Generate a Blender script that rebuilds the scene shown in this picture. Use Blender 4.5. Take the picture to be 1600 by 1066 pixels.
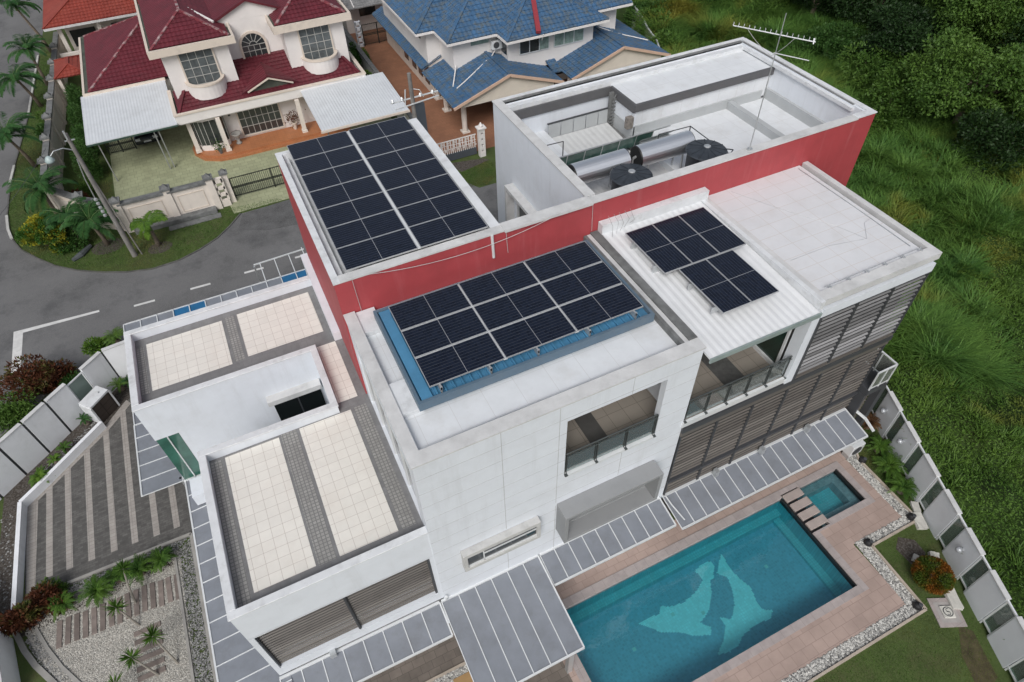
import bpy, bmesh, math, random
import numpy as np
from mathutils import Vector, Matrix
random.seed(7); RNG = np.random.default_rng(7)
for o in list(bpy.data.objects): bpy.data.objects.remove(o)
SC = bpy.context.scene; COL = SC.collection; PI = math.pi
# ------------------------------------------------------------------ camera
yaw, pit, rol = 1.14331578, 0.82232381, -0.0326409
cy, sy, cp, sp, cr, sr = math.cos(yaw), math.sin(yaw), math.cos(pit), math.sin(pit), math.cos(rol), math.sin(rol)
fh = Vector((cy, sy, 0)); rt = Vector((sy, -cy, 0)); up = Vector((0, 0, 1))
fw = cp*fh - sp*up; uu = cp*up + sp*fh
r2 = cr*rt + sr*uu; u2 = -sr*rt + cr*uu
cam = bpy.data.cameras.new("camera"); co = bpy.data.objects.new("camera", cam); COL.objects.link(co)
m = Matrix.Identity(4)
for i in range(3): m[i][0] = r2[i]; m[i][1] = u2[i]; m[i][2] = -fw[i]
m[0][3], m[1][3], m[2][3] = 0, 0, 26
co.matrix_world = m
cam.sensor_width = 36; cam.lens = 1025.55/1600*36; cam.clip_end = 800; cam.clip_start = 0.5
SC.camera = co
# ------------------------------------------------------------------ light (overcast)
SUN_EL, SUN_AZ = math.radians(46), math.radians(214)
w = bpy.data.worlds.new("World"); SC.world = w; w.use_nodes = True
nt = w.node_tree; bg = nt.nodes["Background"]
sk = nt.nodes.new("ShaderNodeTexSky"); sk.sky_type = 'NISHITA'; sk.sun_disc = False
sk.sun_elevation = SUN_EL; sk.sun_rotation = SUN_AZ; sk.dust_density = 4; sk.ozone_density = 1.0; sk.air_density = 1.0
hs = nt.nodes.new("ShaderNodeHueSaturation"); hs.inputs["Saturation"].default_value = 0.46   # cloud cover greys the sky
nt.links.new(sk.outputs[0], hs.inputs["Color"]); nt.links.new(hs.outputs[0], bg.inputs[0])
bg.inputs[1].default_value = 0.098
sl = bpy.data.lights.new("sun", 'SUN'); sl.energy = 1.4; sl.angle = math.radians(28); sl.color = (1, .99, .97)
so = bpy.data.objects.new("sun", sl); COL.objects.link(so)
sd = Vector((math.sin(SUN_AZ)*math.cos(SUN_EL), math.cos(SUN_AZ)*math.cos(SUN_EL), math.sin(SUN_EL)))
so.rotation_euler = sd.to_track_quat('Z', 'Y').to_euler()
SC.view_settings.view_transform = 'Standard'; SC.view_settings.look = 'None'
SC.view_settings.exposure = 0.22; SC.view_settings.gamma = 1
# ------------------------------------------------------------------ materials
def _n(nt, t, **k):
    n = nt.nodes.new(t)
    for a, b in k.items(): setattr(n, a, b)
    return n
def mix(nt, fac, a, b, blend='MIX'):
    n = _n(nt, "ShaderNodeMix", data_type='RGBA', blend_type=blend)
    for sock, v in ((n.inputs["Factor"], fac), (n.inputs[6], a), (n.inputs[7], b)):
        if hasattr(v, 'links') or hasattr(v, 'is_linked'): nt.links.new(v, sock)
        elif isinstance(v, (int, float)): sock.default_value = v
        else: sock.default_value = (*v, 1)
    return n.outputs[2]
def ramp(nt, v, a, b):
    n = _n(nt, "ShaderNodeMapRange"); nt.links.new(v, n.inputs[0]); n.inputs[1].default_value = a; n.inputs[2].default_value = b
    return n.outputs[0]
def noise(nt, vec, scale, detail=5, rough=.6):
    n = _n(nt, "ShaderNodeTexNoise"); n.inputs["Scale"].default_value = scale; n.inputs["Detail"].default_value = detail
    n.inputs["Roughness"].default_value = rough; nt.links.new(vec, n.inputs["Vector"]); return n.outputs["Fac"]
def M(name, col, rough=.7, metal=0, var=.12, vscale=1.5, dirt=None, dscale=.5, damt=.5, fine=None, fscale=20,
      brick=None, obj=False, bump=0, bscale=30, spec=.4, axes='xy', rnd=0, streak=None, coat=0):
    m = bpy.data.materials.new(name); m.use_nodes = True; nt = m.node_tree; p = nt.nodes["Principled BSDF"]
    p.inputs["Roughness"].default_value = rough; p.inputs["Metallic"].default_value = metal
    p.inputs["Specular IOR Level"].default_value = spec
    if coat: p.inputs["Coat Weight"].default_value = coat
    if obj: vec = _n(nt, "ShaderNodeTexCoord").outputs["Object"]
    else: vec = _n(nt, "ShaderNodeNewGeometry").outputs["Position"]
    f = noise(nt, vec, vscale)
    lo = tuple(max(0, c*(1-var)) for c in col); hi = tuple(c*(1+var) for c in col)
    c = mix(nt, ramp(nt, f, .3, .7), lo, hi)
    if fine: c = mix(nt, ramp(nt, noise(nt, vec, fscale, 3), .45, .65), c, fine)
    if brick:   # (w, h, mortar, mortar colour, offset, colour variation)
        bw, bh, bm_, bc, off, bv = brick
        bv_ = vec
        if axes != 'xy':
            s = _n(nt, "ShaderNodeSeparateXYZ"); nt.links.new(vec, s.inputs[0]); cb = _n(nt, "ShaderNodeCombineXYZ")
            nt.links.new(s.outputs['XYZ'.index(axes[0].upper())], cb.inputs[0]); nt.links.new(s.outputs['XYZ'.index(axes[1].upper())], cb.inputs[1]); bv_ = cb.outputs[0]
        b = _n(nt, "ShaderNodeTexBrick"); b.offset = off; b.inputs["Scale"].default_value = 1
        b.inputs["Brick Width"].default_value = bw; b.inputs["Row Height"].default_value = bh; b.inputs["Mortar Size"].default_value = bm_
        b.inputs["Mortar Smooth"].default_value = .1
        b.inputs["Color1"].default_value = (1-bv, 1-bv, 1-bv, 1); b.inputs["Color2"].default_value = (1, 1, 1, 1); b.inputs["Mortar"].default_value = (1, 1, 1, 1)
        nt.links.new(bv_, b.inputs["Vector"])
        c = mix(nt, 1.0, c, b.outputs["Color"], 'MULTIPLY')
        c = mix(nt, b.outputs["Fac"], c, bc)
    if dirt:
        c = mix(nt, _mul(nt, ramp(nt, noise(nt, vec, dscale, 8, .7), .5, .78), damt), c, dirt)
    if streak:  # vertical streaks: rain on walls, painted reflections on canopies
        mp = _n(nt, "ShaderNodeMapping"); mp.inputs["Scale"].default_value = (1.7, 1.7, .16); nt.links.new(vec, mp.inputs[0])
        c = mix(nt, _mul(nt, ramp(nt, noise(nt, mp.outputs[0], 1.6, 6, .7), .52, .8), streak[1]), c, streak[0])
    if rnd:
        oi = _n(nt, "ShaderNodeObjectInfo"); h = _n(nt, "ShaderNodeHueSaturation"); nt.links.new(c, h.inputs["Color"])
        mr = _n(nt, "ShaderNodeMapRange"); nt.links.new(oi.outputs["Random"], mr.inputs[0]); mr.inputs[3].default_value = 1-rnd; mr.inputs[4].default_value = 1+rnd
        nt.links.new(mr.outputs[0], h.inputs["Value"]); c = h.outputs[0]
    nt.links.new(c, p.inputs["Base Color"])
    if bump:
        bn = _n(nt, "ShaderNodeBump"); bn.inputs["Strength"].default_value = bump; bn.inputs["Distance"].default_value = .02
        nt.links.new(noise(nt, vec, bscale, 4), bn.inputs["Height"]); nt.links.new(bn.outputs[0], p.inputs["Normal"])
    return m
def _mul(nt, v, k):
    n = _n(nt, "ShaderNodeMath", operation='MULTIPLY'); nt.links.new(v, n.inputs[0]); n.inputs[1].default_value = k; return n.outputs[0]
def glass(name, tint, alpha=.35, rough=.05, gl=.5):
    """thin pane: tinted see-through mixed with a sharp reflection"""
    m = bpy.data.materials.new(name); m.use_nodes = True; nt = m.node_tree; nt.nodes.clear()
    out = _n(nt, "ShaderNodeOutputMaterial"); tr = _n(nt, "ShaderNodeBsdfTransparent"); tr.inputs[0].default_value = (*tint, 1)
    g = _n(nt, "ShaderNodeBsdfGlossy"); g.inputs["Roughness"].default_value = rough; g.inputs[0].default_value = (.9, .95, .95, 1)
    df = _n(nt, "ShaderNodeBsdfDiffuse"); df.inputs[0].default_value = (*[t*.5 for t in tint], 1)
    m1 = _n(nt, "ShaderNodeMixShader"); m1.inputs[0].default_value = alpha; nt.links.new(tr.outputs[0], m1.inputs[1]); nt.links.new(df.outputs[0], m1.inputs[2])
    fr = _n(nt, "ShaderNodeFresnel"); fr.inputs[0].default_value = 1.5
    m2 = _n(nt, "ShaderNodeMixShader"); nt.links.new(_mul(nt, fr.outputs[0], gl*2), m2.inputs[0]); nt.links.new(m1.outputs[0], m2.inputs[1]); nt.links.new(g.outputs[0], m2.inputs[2])
    nt.links.new(m2.outputs[0], out.inputs[0]); return m
def leafmat(name, a, b, c=None, scale=.5, trans=.25, cfac=.62, rough=.55):
    m = bpy.data.materials.new(name); m.use_nodes = True; nt = m.node_tree; p = nt.nodes["Principled BSDF"]
    geo_ = _n(nt, "ShaderNodeNewGeometry"); vec = geo_.outputs["Position"]
    col = mix(nt, ramp(nt, noise(nt, vec, scale, 4), .36, .64), a, b); col = mix(nt, _mul(nt, geo_.outputs["Random Per Island"], .45), col, tuple(x*1.5 for x in b))
    col = mix(nt, _mul(nt, ramp(nt, noise(nt, vec, 9, 2), .4, .7), .5), col, tuple(x*.45 for x in a))
    if c: col = mix(nt, ramp(nt, noise(nt, vec, scale*.45, 3), cfac-.06, cfac+.08), col, c)
    nt.links.new(col, p.inputs["Base Color"]); p.inputs["Roughness"].default_value = rough; p.inputs["Specular IOR Level"].default_value = .25
    t = _n(nt, "ShaderNodeBsdfTranslucent"); nt.links.new(col, t.inputs[0]); ms = _n(nt, "ShaderNodeMixShader"); ms.inputs[0].default_value = trans
    nt.links.new(p.outputs[0], ms.inputs[1]); nt.links.new(t.outputs[0], ms.inputs[2]); nt.links.new(ms.outputs[0], nt.nodes["Material Output"].inputs[0])
    return m
G_ = (.30, .30, .30)
white = M("white_paint", (.70, .735, .785), .55, var=.03, dirt=(.50, .51, .52), dscale=.8, damt=.35, streak=((.44, .45, .46), .30))
fencewhite = M("fence_white_paint", (.80, .82, .85), .55, var=.03, dirt=(.5, .52, .5), dscale=.9, damt=.4, streak=((.45, .46, .45), .3))
wedge = M("weathered_white_coping", (.66, .68, .70), .65, var=.08, dirt=(.30, .30, .29), dscale=2.2, damt=.55)
cream_wall = M("cream_paint", (.72, .66, .60), .6, var=.04, dirt=(.4, .36, .33), damt=.35, streak=((.35, .32, .3), .25))
nwhite = M("neighbour_white_paint", (.75, .72, .70), .6, var=.03, dirt=(.5, .48, .45), damt=.3)
conc = M("concrete_coping", (.57, .575, .575), .8, var=.12, dirt=(.28, .28, .27), dscale=1.6, damt=.45, bump=.2)
dconc = M("dark_concrete", (.16, .165, .165), .85, var=.3, vscale=3, dirt=(.07, .075, .07), damt=.7)
grey = M("grey_paint", (.42, .44, .45), .6, var=.05, dirt=(.25, .25, .25), damt=.3)
boxgrey = M("grey_render", (.27, .278, .285), .7, var=.08, dirt=(.2, .2, .2), damt=.5, dscale=1.5)
fascia = M("dark_grey_fascia", (.105, .105, .11), .6, var=.1)
red = M("red_paint", (.385, .060, .068), .6, var=.06, dirt=(.26, .05, .055), dscale=.7, damt=.5, streak=((.55, .22, .23), .28))
roofpaint = M("white_waterproofed_tiles", (.69, .715, .74), .6, var=.05, dirt=(.5, .49, .47), dscale=.9, damt=.5,
              brick=(1.0, 1.0, .008, (.58, .59, .60), 0, .03))
rooftile = M("pale_roof_tiles", (.66, .67, .69), .55, var=.03, dirt=(.5, .46, .42), dscale=1.2, damt=.3, brick=(.9, .6, .008, (.56, .52, .49), 0, .02))
steel = M("galvanised_steel", (.55, .57, .58), .35, .6, var=.1)
alu = M("white_aluminium", (.72, .74, .75), .35, .2, var=.05)
darkmetal = M("dark_grey_metal", (.075, .078, .085), .5, .3, var=.1)
black = M("black_rubber", (.015, .015, .016), .5)
beige = M("cream_porcelain_tiles", (.78, .755, .70), .28, var=.03, vscale=3, dirt=(.62, .55, .48), dscale=.8, damt=.35,
          brick=(.36, .36, .006, (.47, .42, .38), 0, .06))
gtile = M("grey_stone_tiles", (.215, .215, .218), .6, var=.14, vscale=4, brick=(.3, .3, .004, (.16, .16, .16), .5, .12), dirt=(.12, .12, .12), damt=.5)
mosaic = M("pebble_mosaic", (.33, .325, .31), .7, var=.1, brick=(.12, .12, .014, (.17, .17, .17), 0, .2))
btile = M("shade_brown_balcony_tiles", (.30, .27, .235), .4, var=.05, brick=(.6, .6, .009, (.16, .14, .12), 0, .08))  # shaded tone of the covered wing floor is put into this brown
def slatmat(name, a, b):
    m = M(name, a, .5, var=.2, vscale=2.5); nt = m.node_tree; p = nt.nodes["Principled BSDF"]; src = p.inputs["Base Color"].links[0].from_socket
    g = _n(nt, "ShaderNodeNewGeometry"); c = mix(nt, _mul(nt, g.outputs["Random Per Island"], .8), src, b); nt.links.new(c, p.inputs["Base Color"]); return m
louv = slatmat("timber_louvre", (.085, .076, .068), (.165, .152, .138)); louvp = slatmat("pale_louvre", (.10, .10, .10), (.36, .36, .37))

canopy = M("grey_polycarbonate", (.215, .232, .262), .22, var=.10, vscale=1.2, dirt=(.155, .16, .168), dscale=.9, damt=.6, spec=.6, streak=((.15, .155, .165), .5))  # streak tint paints faint reflection streaks into the sheet colour
bluecan = M("blue_polycarbonate", (.02, .13, .28), .35, var=.15, vscale=2)
bluemetal = M("blue_roof_sheet", (.075, .235, .40), .4, var=.12, dirt=(.06, .12, .18), damt=.5)
bluefasc = M("slate_blue_gutter", (.10, .155, .21), .45, var=.1, dirt=(.2, .2, .2), damt=.4)
whitesheet = M("white_roof_sheet", (.70, .715, .73), .4, var=.04, dirt=(.62, .63, .63), damt=.3)
silver = M("polished_heater_jacket", (.90, .92, .94), .42, 1.0, var=.03)
tankm = M("dark_tank_plastic", (.035, .042, .052), .45, var=.25, vscale=4, obj=True)
dglass = glass("dark_glass", (.05, .08, .075), .75); gglass = glass("green_glass", (.60, .78, .68), .34, gl=.8)
cglass = glass("clear_glass", (.72, .80, .79), .30, gl=.8)
frost = glass("frosted_green_glass", (.42, .55, .50), .7, rough=.3)
winglass = M("window_glass", (.03, .036, .038), .12, var=.3, spec=.9, vscale=.8)
winpale = M("curtained_glass", (.10, .115, .12), .2, var=.35, spec=.8, vscale=2.5)
curtain = M("green_curtain", (.22, .30, .27), .5, var=.35, vscale=4)
asphalt = M("asphalt", (.125, .125, .127), .9, var=.22, vscale=.22, fine=(.19, .19, .19), fscale=45, dirt=(.06, .062, .065), dscale=.42, damt=.95, bump=.3, streak=((.17, .17, .172), .5))
paint = M("road_paint", (.62, .62, .61), .7, var=.1, dirt=(.3, .3, .3), dscale=4, damt=.5)
kerbm = M("painted_kerb", (.5, .5, .48), .8, var=.3, vscale=2, dirt=(.15, .15, .14), dscale=1, damt=.8)
lawnm = M("lawn_soil", (.055, .085, .02), .95, var=.3, vscale=1.2, fine=(.07, .10, .03), fscale=14, dirt=(.09, .075, .04), dscale=.5, damt=.8, bump=.5)
fieldm = M("field_soil", (.030, .060, .010), .95, var=.35, vscale=.5, dirt=(.06, .065, .015), dscale=.12, damt=.8, bump=.6, bscale=8)
soilm = M("dark_soil", (.055, .045, .037), .95, var=.3, vscale=3, fine=(.12, .11, .10), fscale=12)
drive = M("slate_driveway", (.13, .126, .12), .8, var=.2, vscale=3, brick=(.22, .11, .006, (.075, .073, .07), .5, .35))
stripe = M("pale_paver_stripe", (.36, .335, .31), .8, var=.12, vscale=3, brick=(.35, .18, .006, (.2, .18, .17), 0, .12))
decktile = M("terracotta_grey_deck", (.40, .305, .265), .65, var=.13, vscale=1.0, brick=(.5, .42, .009, (.27, .20, .175), .5, .10), dirt=(.28, .2, .17), dscale=.8, damt=.4)
coping = M("pool_coping", (.38, .335, .325), .6, var=.12, vscale=3, brick=(.5, .5, .006, (.25, .22, .21), 0, .1))
oldpave = M("brown_patio_stones", (.17, .145, .125), .8, var=.2, vscale=1.5, brick=(.45, .3, .008, (.09, .075, .065), .5, .25))
kerbst = M("sandstone_edging", (.42, .36, .30), .8, var=.15, vscale=3)
pebble = M("grey_white_pebbles", (.42, .42, .40), .8, var=.35, vscale=6, obj=False, fine=(.16, .16, .155), fscale=5)
gravelbase = M("gravel_bed", (.30, .29, .265), .95, var=.2, vscale=9, fine=(.46, .45, .42), fscale=22, bump=.6, bscale=40)
pooltile = M("pool_mosaic", (.09, .43, .58), .35, var=.10, vscale=.5, brick=(.11, .11, .010, (.09, .42, .54), 0, .2))
poollight = M("pool_mosaic_light", (.20, .82, .90), .35, var=.08, vscale=2, brick=(.11, .11, .010, (.18, .72, .80), 0, .12))
poolwall = M("pool_wall_tile", (.09, .52, .60), .35, var=.1, brick=(.11, .11, .012, (.07, .40, .48), 0, .15))
spatile = M("spa_mosaic", (.24, .40, .45), .35, var=.1, brick=(.11, .11, .012, (.2, .36, .40), 0, .3))
plank = M("stone_sleeper", (.175, .145, .13), .85, var=.25, vscale=3, rnd=.25)
rtile = M("maroon_roof_tile", (.115, .019, .028), .5, var=.2, vscale=.9, dirt=(.07, .026, .03), dscale=1.2, damt=.6)
otile = M("orange_roof_tile", (.24, .046, .032), .5, var=.2, vscale=1, dirt=(.2, .07, .05), damt=.5)
btile2 = M("blue_roof_tile", (.048, .118, .225), .55, var=.25, vscale=1.2, fine=(.095, .125, .15), fscale=2.6, dirt=(.08, .10, .11), dscale=.8, damt=.7)
grtile = M("grey_roof_tile", (.22, .22, .22), .7, var=.3, vscale=1.5, dirt=(.4, .4, .38), damt=.5)
green_drive = M("green_crazy_paving", (.36, .38, .24), .7, var=.12, vscale=1.2, brick=(.5, .42, .014, (.22, .24, .15), .37, .15), dirt=(.2, .21, .13), dscale=.5, damt=.5)
orange_pave = M("terracotta_paving", (.30, .145, .085), .75, var=.12, vscale=.8, brick=(.4, .4, .008, (.22, .10, .06), .5, .12), dirt=(.18, .09, .055), damt=.5)
porchm = M("orange_porch_tile", (.42, .17, .075), .45, var=.1, brick=(.3, .3, .006, (.28, .11, .05), 0, .1))
stonem = M("white_garden_stone", (.55, .54, .50), .85, var=.2, vscale=3, obj=True)
timber = M("weathered_pole", (.20, .19, .18), .85, var=.25, vscale=2.5)
bark = M("palm_bark", (.16, .13, .10), .9, var=.35, vscale=5, bump=.5)
carpaint = M("navy_car_paint", (.012, .016, .03), .2, .3, coat=1)
headl = M("headlight", (.5, .52, .55), .15)
wroughti = M("dark_wrought_iron", (.03, .035, .03), .5, .3)
pinkflower = M("red_flower", (.3, .03, .02), .7)
# foliage
L_palm = leafmat("palm_leaf", (.022, .075, .022), (.05, .13, .035), scale=.8)
L_cycad = leafmat("cycad_leaf", (.022, .075, .012), (.10, .19, .026), scale=1.2)
L_grass = leafmat("tall_grass_blade", (.052, .140, .028), (.125, .235, .044), (.26, .25, .042), scale=.3, cfac=.60)
L_ground = leafmat("ground_creeper_leaf", (.046, .118, .017), (.108, .190, .030), (.24, .215, .04), scale=.25, cfac=.60)
L_dark = leafmat("dark_tree_leaf", (.008, .024, .006), (.022, .052, .012), scale=.5, trans=.1)
L_mid = leafmat("tree_leaf", (.040, .100, .018), (.10, .18, .032), scale=.4, trans=.2)
L_hedge = leafmat("hedge_leaf", (.022, .07, .014), (.06, .13, .028), scale=1.5)
L_yel = leafmat("yellow_shrub_leaf", (.03, .09, .012), (.05, .13, .02), (.40, .36, .03), scale=1.6, cfac=.54)
L_lime = leafmat("lime_shrub_leaf", (.05, .13, .02), (.13, .23, .03), scale=2)
L_red = leafmat("croton_leaf", (.05, .018, .010), (.14, .05, .025), (.10, .13, .03), scale=3, cfac=.56)
L_oran = leafmat("orange_bush_leaf", (.16, .05, .008), (.24, .10, .012), (.07, .11, .015), scale=3.5, cfac=.5)
L_lawn = leafmat("lawn_blade", (.038, .10, .013), (.085, .16, .026), (.16, .145, .045), scale=.45, cfac=.56)
# ------------------------------------------------------------------ mesh helpers
class MB:
    def __init__(s): s.v = []; s.f = []; s.m = []; s.smooth = False
    def add(s, vs, fs, mi=0):
        b = len(s.v); s.v += [tuple(v) for v in vs]; s.f += [tuple(b+i for i in f) for f in fs]; s.m += [mi]*len(fs)
    def box(s, x0, x1, y0, y1, z0, z1, mi=0):
        vs = [(x, y, z) for z in (z0, z1) for y in (y0, y1) for x in (x0, x1)]
        s.add(vs, [(0, 2, 3, 1), (4, 5, 7, 6), (0, 1, 5, 4), (2, 6, 7, 3), (0, 4, 6, 2), (1, 3, 7, 5)], mi); return s
    def poly(s, pts, z0, z1, mi=0):
        a = sum(p[0]*q[1]-q[0]*p[1] for p, q in zip(pts, pts[1:]+pts[:1]))
        if a < 0: pts = pts[::-1]
        n = len(pts); vs = [(x, y, z0) for x, y in pts]+[(x, y, z1) for x, y in pts]
        s.add(vs, [tuple(range(n-1, -1, -1)), tuple(range(n, 2*n))]+[(i, (i+1) % n, n+(i+1) % n, n+i) for i in range(n)], mi); return s
    def bar(s, a, b, w, h=None, mi=0):
        a, b = Vector(a), Vector(b); h = h or w; d = (b-a).normalized()
        u = d.cross(Vector((0, 0, 1)));
        if u.length < 1e-3: u = Vector((1, 0, 0))
        u.normalize(); v = u.cross(d)
        vs = [p+u*i*w/2+v*j*h/2 for p in (a, b) for i, j in ((-1, -1), (1, -1), (1, 1), (-1, 1))]
        s.add(vs, [(0, 1, 2, 3), (7, 6, 5, 4), (0, 4, 5, 1), (1, 5, 6, 2), (2, 6, 7, 3), (3, 7, 4, 0)], mi); return s
    def tube(s, pts, r, n=8, mi=0, caps=True):
        pts = [Vector(p) for p in pts]; rs = r if isinstance(r, (list, tuple)) else [r]*len(pts); b0 = len(s.v); vs = []; fs = []
        for i, p in enumerate(pts):
            d = (pts[min(i+1, len(pts)-1)]-pts[max(i-1, 0)]).normalized()
            u = d.cross(Vector((0, 0, 1)));
            if u.length < 1e-2: u = Vector((1, 0, 0))
            u.normalize(); v = u.cross(d)
            vs += [p+(u*math.cos(2*PI*k/n)+v*math.sin(2*PI*k/n))*rs[i] for k in range(n)]
        for i in range(len(pts)-1):
            for k in range(n): fs.append((i*n+k, i*n+(k+1) % n, (i+1)*n+(k+1) % n, (i+1)*n+k))
        if caps: fs += [tuple(range(n))[::-1], tuple((len(pts)-1)*n+k for k in range(n))]
        s.add(vs, fs, mi); return s
    def lathe(s, c, prof, n=24, mi=0):
        vs = []; fs = []
        for r, z in prof: vs += [(c[0]+r*math.cos(2*PI*k/n), c[1]+r*math.sin(2*PI*k/n), c[2]+z) for k in range(n)]
        for i in range(len(prof)-1):
            for k in range(n): fs.append((i*n+k, i*n+(k+1) % n, (i+1)*n+(k+1) % n, (i+1)*n+k))
        fs += [tuple(range(n))[::-1], tuple((len(prof)-1)*n+k for k in range(n))]
        s.add(vs, fs, mi); return s
    def quad(s, *p, mi=0): s.add(p, [tuple(range(len(p)))], mi); return s
    def build(s, name, mat, parent=None, smooth=False, label=None, kind=None, bevel=0):
        me = bpy.data.meshes.new(name)
        off = parent_loc(parent)
        me.from_pydata([(x-off[0], y-off[1], z-off[2]) for x, y, z in s.v], [], s.f)
        mats = mat if isinstance(mat, (list, tuple)) else [mat]
        for q in mats: me.materials.append(q)
        if len(mats) > 1: me.polygons.foreach_set("material_index", s.m)
        if smooth: me.polygons.foreach_set("use_smooth", [True]*len(me.polygons))
        me.update(); o = bpy.data.objects.new(name, me); COL.objects.link(o)
        if parent: o.parent = parent
        if label: o["label"] = label
        if kind: o["kind"] = kind
        if bevel:
            md = o.modifiers.new("bevel", 'BEVEL'); md.width = bevel; md.segments = 1; md.limit_method = 'ANGLE'
        return o
def parent_loc(p):
    t = Vector((0, 0, 0))
    while p: t += p.location; p = p.parent
    return t
def thing(name, label, cat, loc=(0, 0, 0), group=None):
    o = bpy.data.objects.new(name, None); COL.objects.link(o); o.location = loc; o.empty_display_size = .2
    o["label"] = label; o["category"] = cat
    if group: o["group"] = group
    return o
def tag(o, label, cat, group=None):
    o["label"] = label; o["category"] = cat
    if group: o["group"] = group
    return o
def copy_tree(src, loc=None, rz=None, label=None, scale=None):
    def cp(o, par):
        c = o.copy(); COL.objects.link(c)
        if par: c.parent = par
        for k in kids.get(o.name, []): cp(k, c)
        return c
    kids = {}
    for ch in src.children_recursive: kids.setdefault(ch.parent.name, []).append(ch)
    r = cp(src, None)
    if loc is not None: r.location = loc
    if rz is not None: r.rotation_euler = (0, 0, rz)
    if scale: r.scale = (scale,)*3
    if label: r["label"] = label
    return r
def B(name, mat, parent, *boxes, **k):
    mb = MB()
    for b in boxes: mb.box(*b)
    return mb.build(name, mat, parent, **k)
def wall_xz(mb, y0, y1, x0, x1, z0, z1, holes, mi=0):
    xs = sorted({x0, x1, *[h[0] for h in holes], *[h[1] for h in holes]}); 
    for a, b in zip(xs, xs[1:]):
        zc = [z0, z1]
        seg = [(h[2], h[3]) for h in holes if h[0] < (a+b)/2 < h[1]]; seg.sort(); z = z0
        for s0, s1 in seg:
            if s0 > z: mb.box(a, b, y0, y1, z, s0, mi)
            z = s1
        if z < z1: mb.box(a, b, y0, y1, z, z1, mi)
def sheet(mb, pts, row=0, wave=.3, amp=.02, step=.035, mi=0, jit=0):
    """real corrugated / tiled surface over a convex 3-D polygon"""
    P = [Vector(p) for p in pts]; n = Vector((0, 0, 0))
    for i in range(len(P)): n += P[i].cross(P[(i+1) % len(P)])
    n.normalize()
    if n.z < 0: n = -n; P = P[::-1]
    d = Vector((0, 0, -1))-n*(-n.z)
    d = Vector((0, -1, 0)) if d.length < 1e-3 else d.normalized()
    d = (d-n*d.dot(n)).normalized(); a = d.cross(n); o = P[0]
    us = [(p-o).dot(a) for p in P]; vs = [(p-o).dot(d) for p in P]
    u0, u1, v0, v1 = min(us)-.05, max(us)+.05, min(vs)-.05, max(vs)+.05
    bm = bmesh.new(); k = max(2, int((u1-u0)/wave*4)); rows = []
    if row:
        v = v0
        while v < v1: rows += [(v, 0.0), (min(v+row, v1+.001), step)]; v += row
    else: rows = [(v0, 0), (v1, 0)]
    prev = None
    for v, h in rows:
        cur = []
        for i in range(k+1):
            u = u0+(u1-u0)*i/k
            cur.append(bm.verts.new(o+a*u+d*v+n*(h+amp*(.5+.5*math.cos(2*PI*u/wave)))))
        if prev:
            for i in range(k): bm.faces.new((prev[i], prev[i+1], cur[i+1], cur[i]))
        prev = cur
    for i in range(len(P)):
        e = (P[(i+1) % len(P)]-P[i]); no = e.cross(n)
        bmesh.ops.bisect_plane(bm, geom=bm.verts[:]+bm.edges[:]+bm.faces[:], plane_co=P[i], plane_no=no, clear_outer=True, dist=1e-5)
    bm.normal_update(); bm.verts.index_update()
    fl = [[v.index for v in f.verts] for f in bm.faces]
    if bm.faces and sum(f.normal.dot(n) for f in bm.faces) < 0: fl = [x[::-1] for x in fl]
    mb.add([tuple(v.co) for v in bm.verts], fl, mi); bm.free()
    # underside
    q = [tuple(p-n*.05) for p in P]; mb.add(q, [tuple(range(len(q)))[::-1]], mi)
    for i in range(len(P)):
        j = (i+1) % len(P); mb.add([tuple(P[i]-n*.05), tuple(P[j]-n*.05), tuple(P[j]+n*(step if row else amp)*.5), tuple(P[i]+n*(step if row else amp)*.5)], [(0, 1, 2, 3)], mi)
def np_mesh(name, V, F, mat, parent=None, smooth=False):
    """V (N,3) array, F (M,k) array"""
    off = np.array(parent_loc(parent)); V = (V-off).astype(np.float32)
    me = bpy.data.meshes.new(name); me.vertices.add(len(V)); me.vertices.foreach_set("co", V.ravel())
    k = F.shape[1]; me.loops.add(F.size); me.loops.foreach_set("vertex_index", F.ravel().astype(np.int32))
    me.polygons.add(len(F)); me.polygons.foreach_set("loop_start", np.arange(0, F.size, k, dtype=np.int32))
    me.polygons.foreach_set("loop_total", np.full(len(F), k, np.int32)); me.update(calc_edges=True); me.validate()
    me.materials.append(mat)
    o = bpy.data.objects.new(name, me); COL.objects.link(o)
    if parent: o.parent = parent
    return o
def leaves(pos, dirv, L, W, nrm=None):
    """pos,dir (N,3); returns V,F of folded leaf quads"""
    n = len(pos); d = dirv/np.linalg.norm(dirv, axis=1, keepdims=True)
    r = RNG.normal(size=(n, 3)) if nrm is None else nrm
    s = np.cross(d, r); s /= np.linalg.norm(s, axis=1, keepdims=True)+1e-9
    L = np.broadcast_to(L, n)[:, None]; W = np.broadcast_to(W, n)[:, None]
    V = np.stack([pos, pos+d*L*.5+s*W/2, pos+d*L, pos+d*L*.5-s*W/2], 1).reshape(-1, 3)
    return V, np.arange(4*n).reshape(n, 4)
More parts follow.
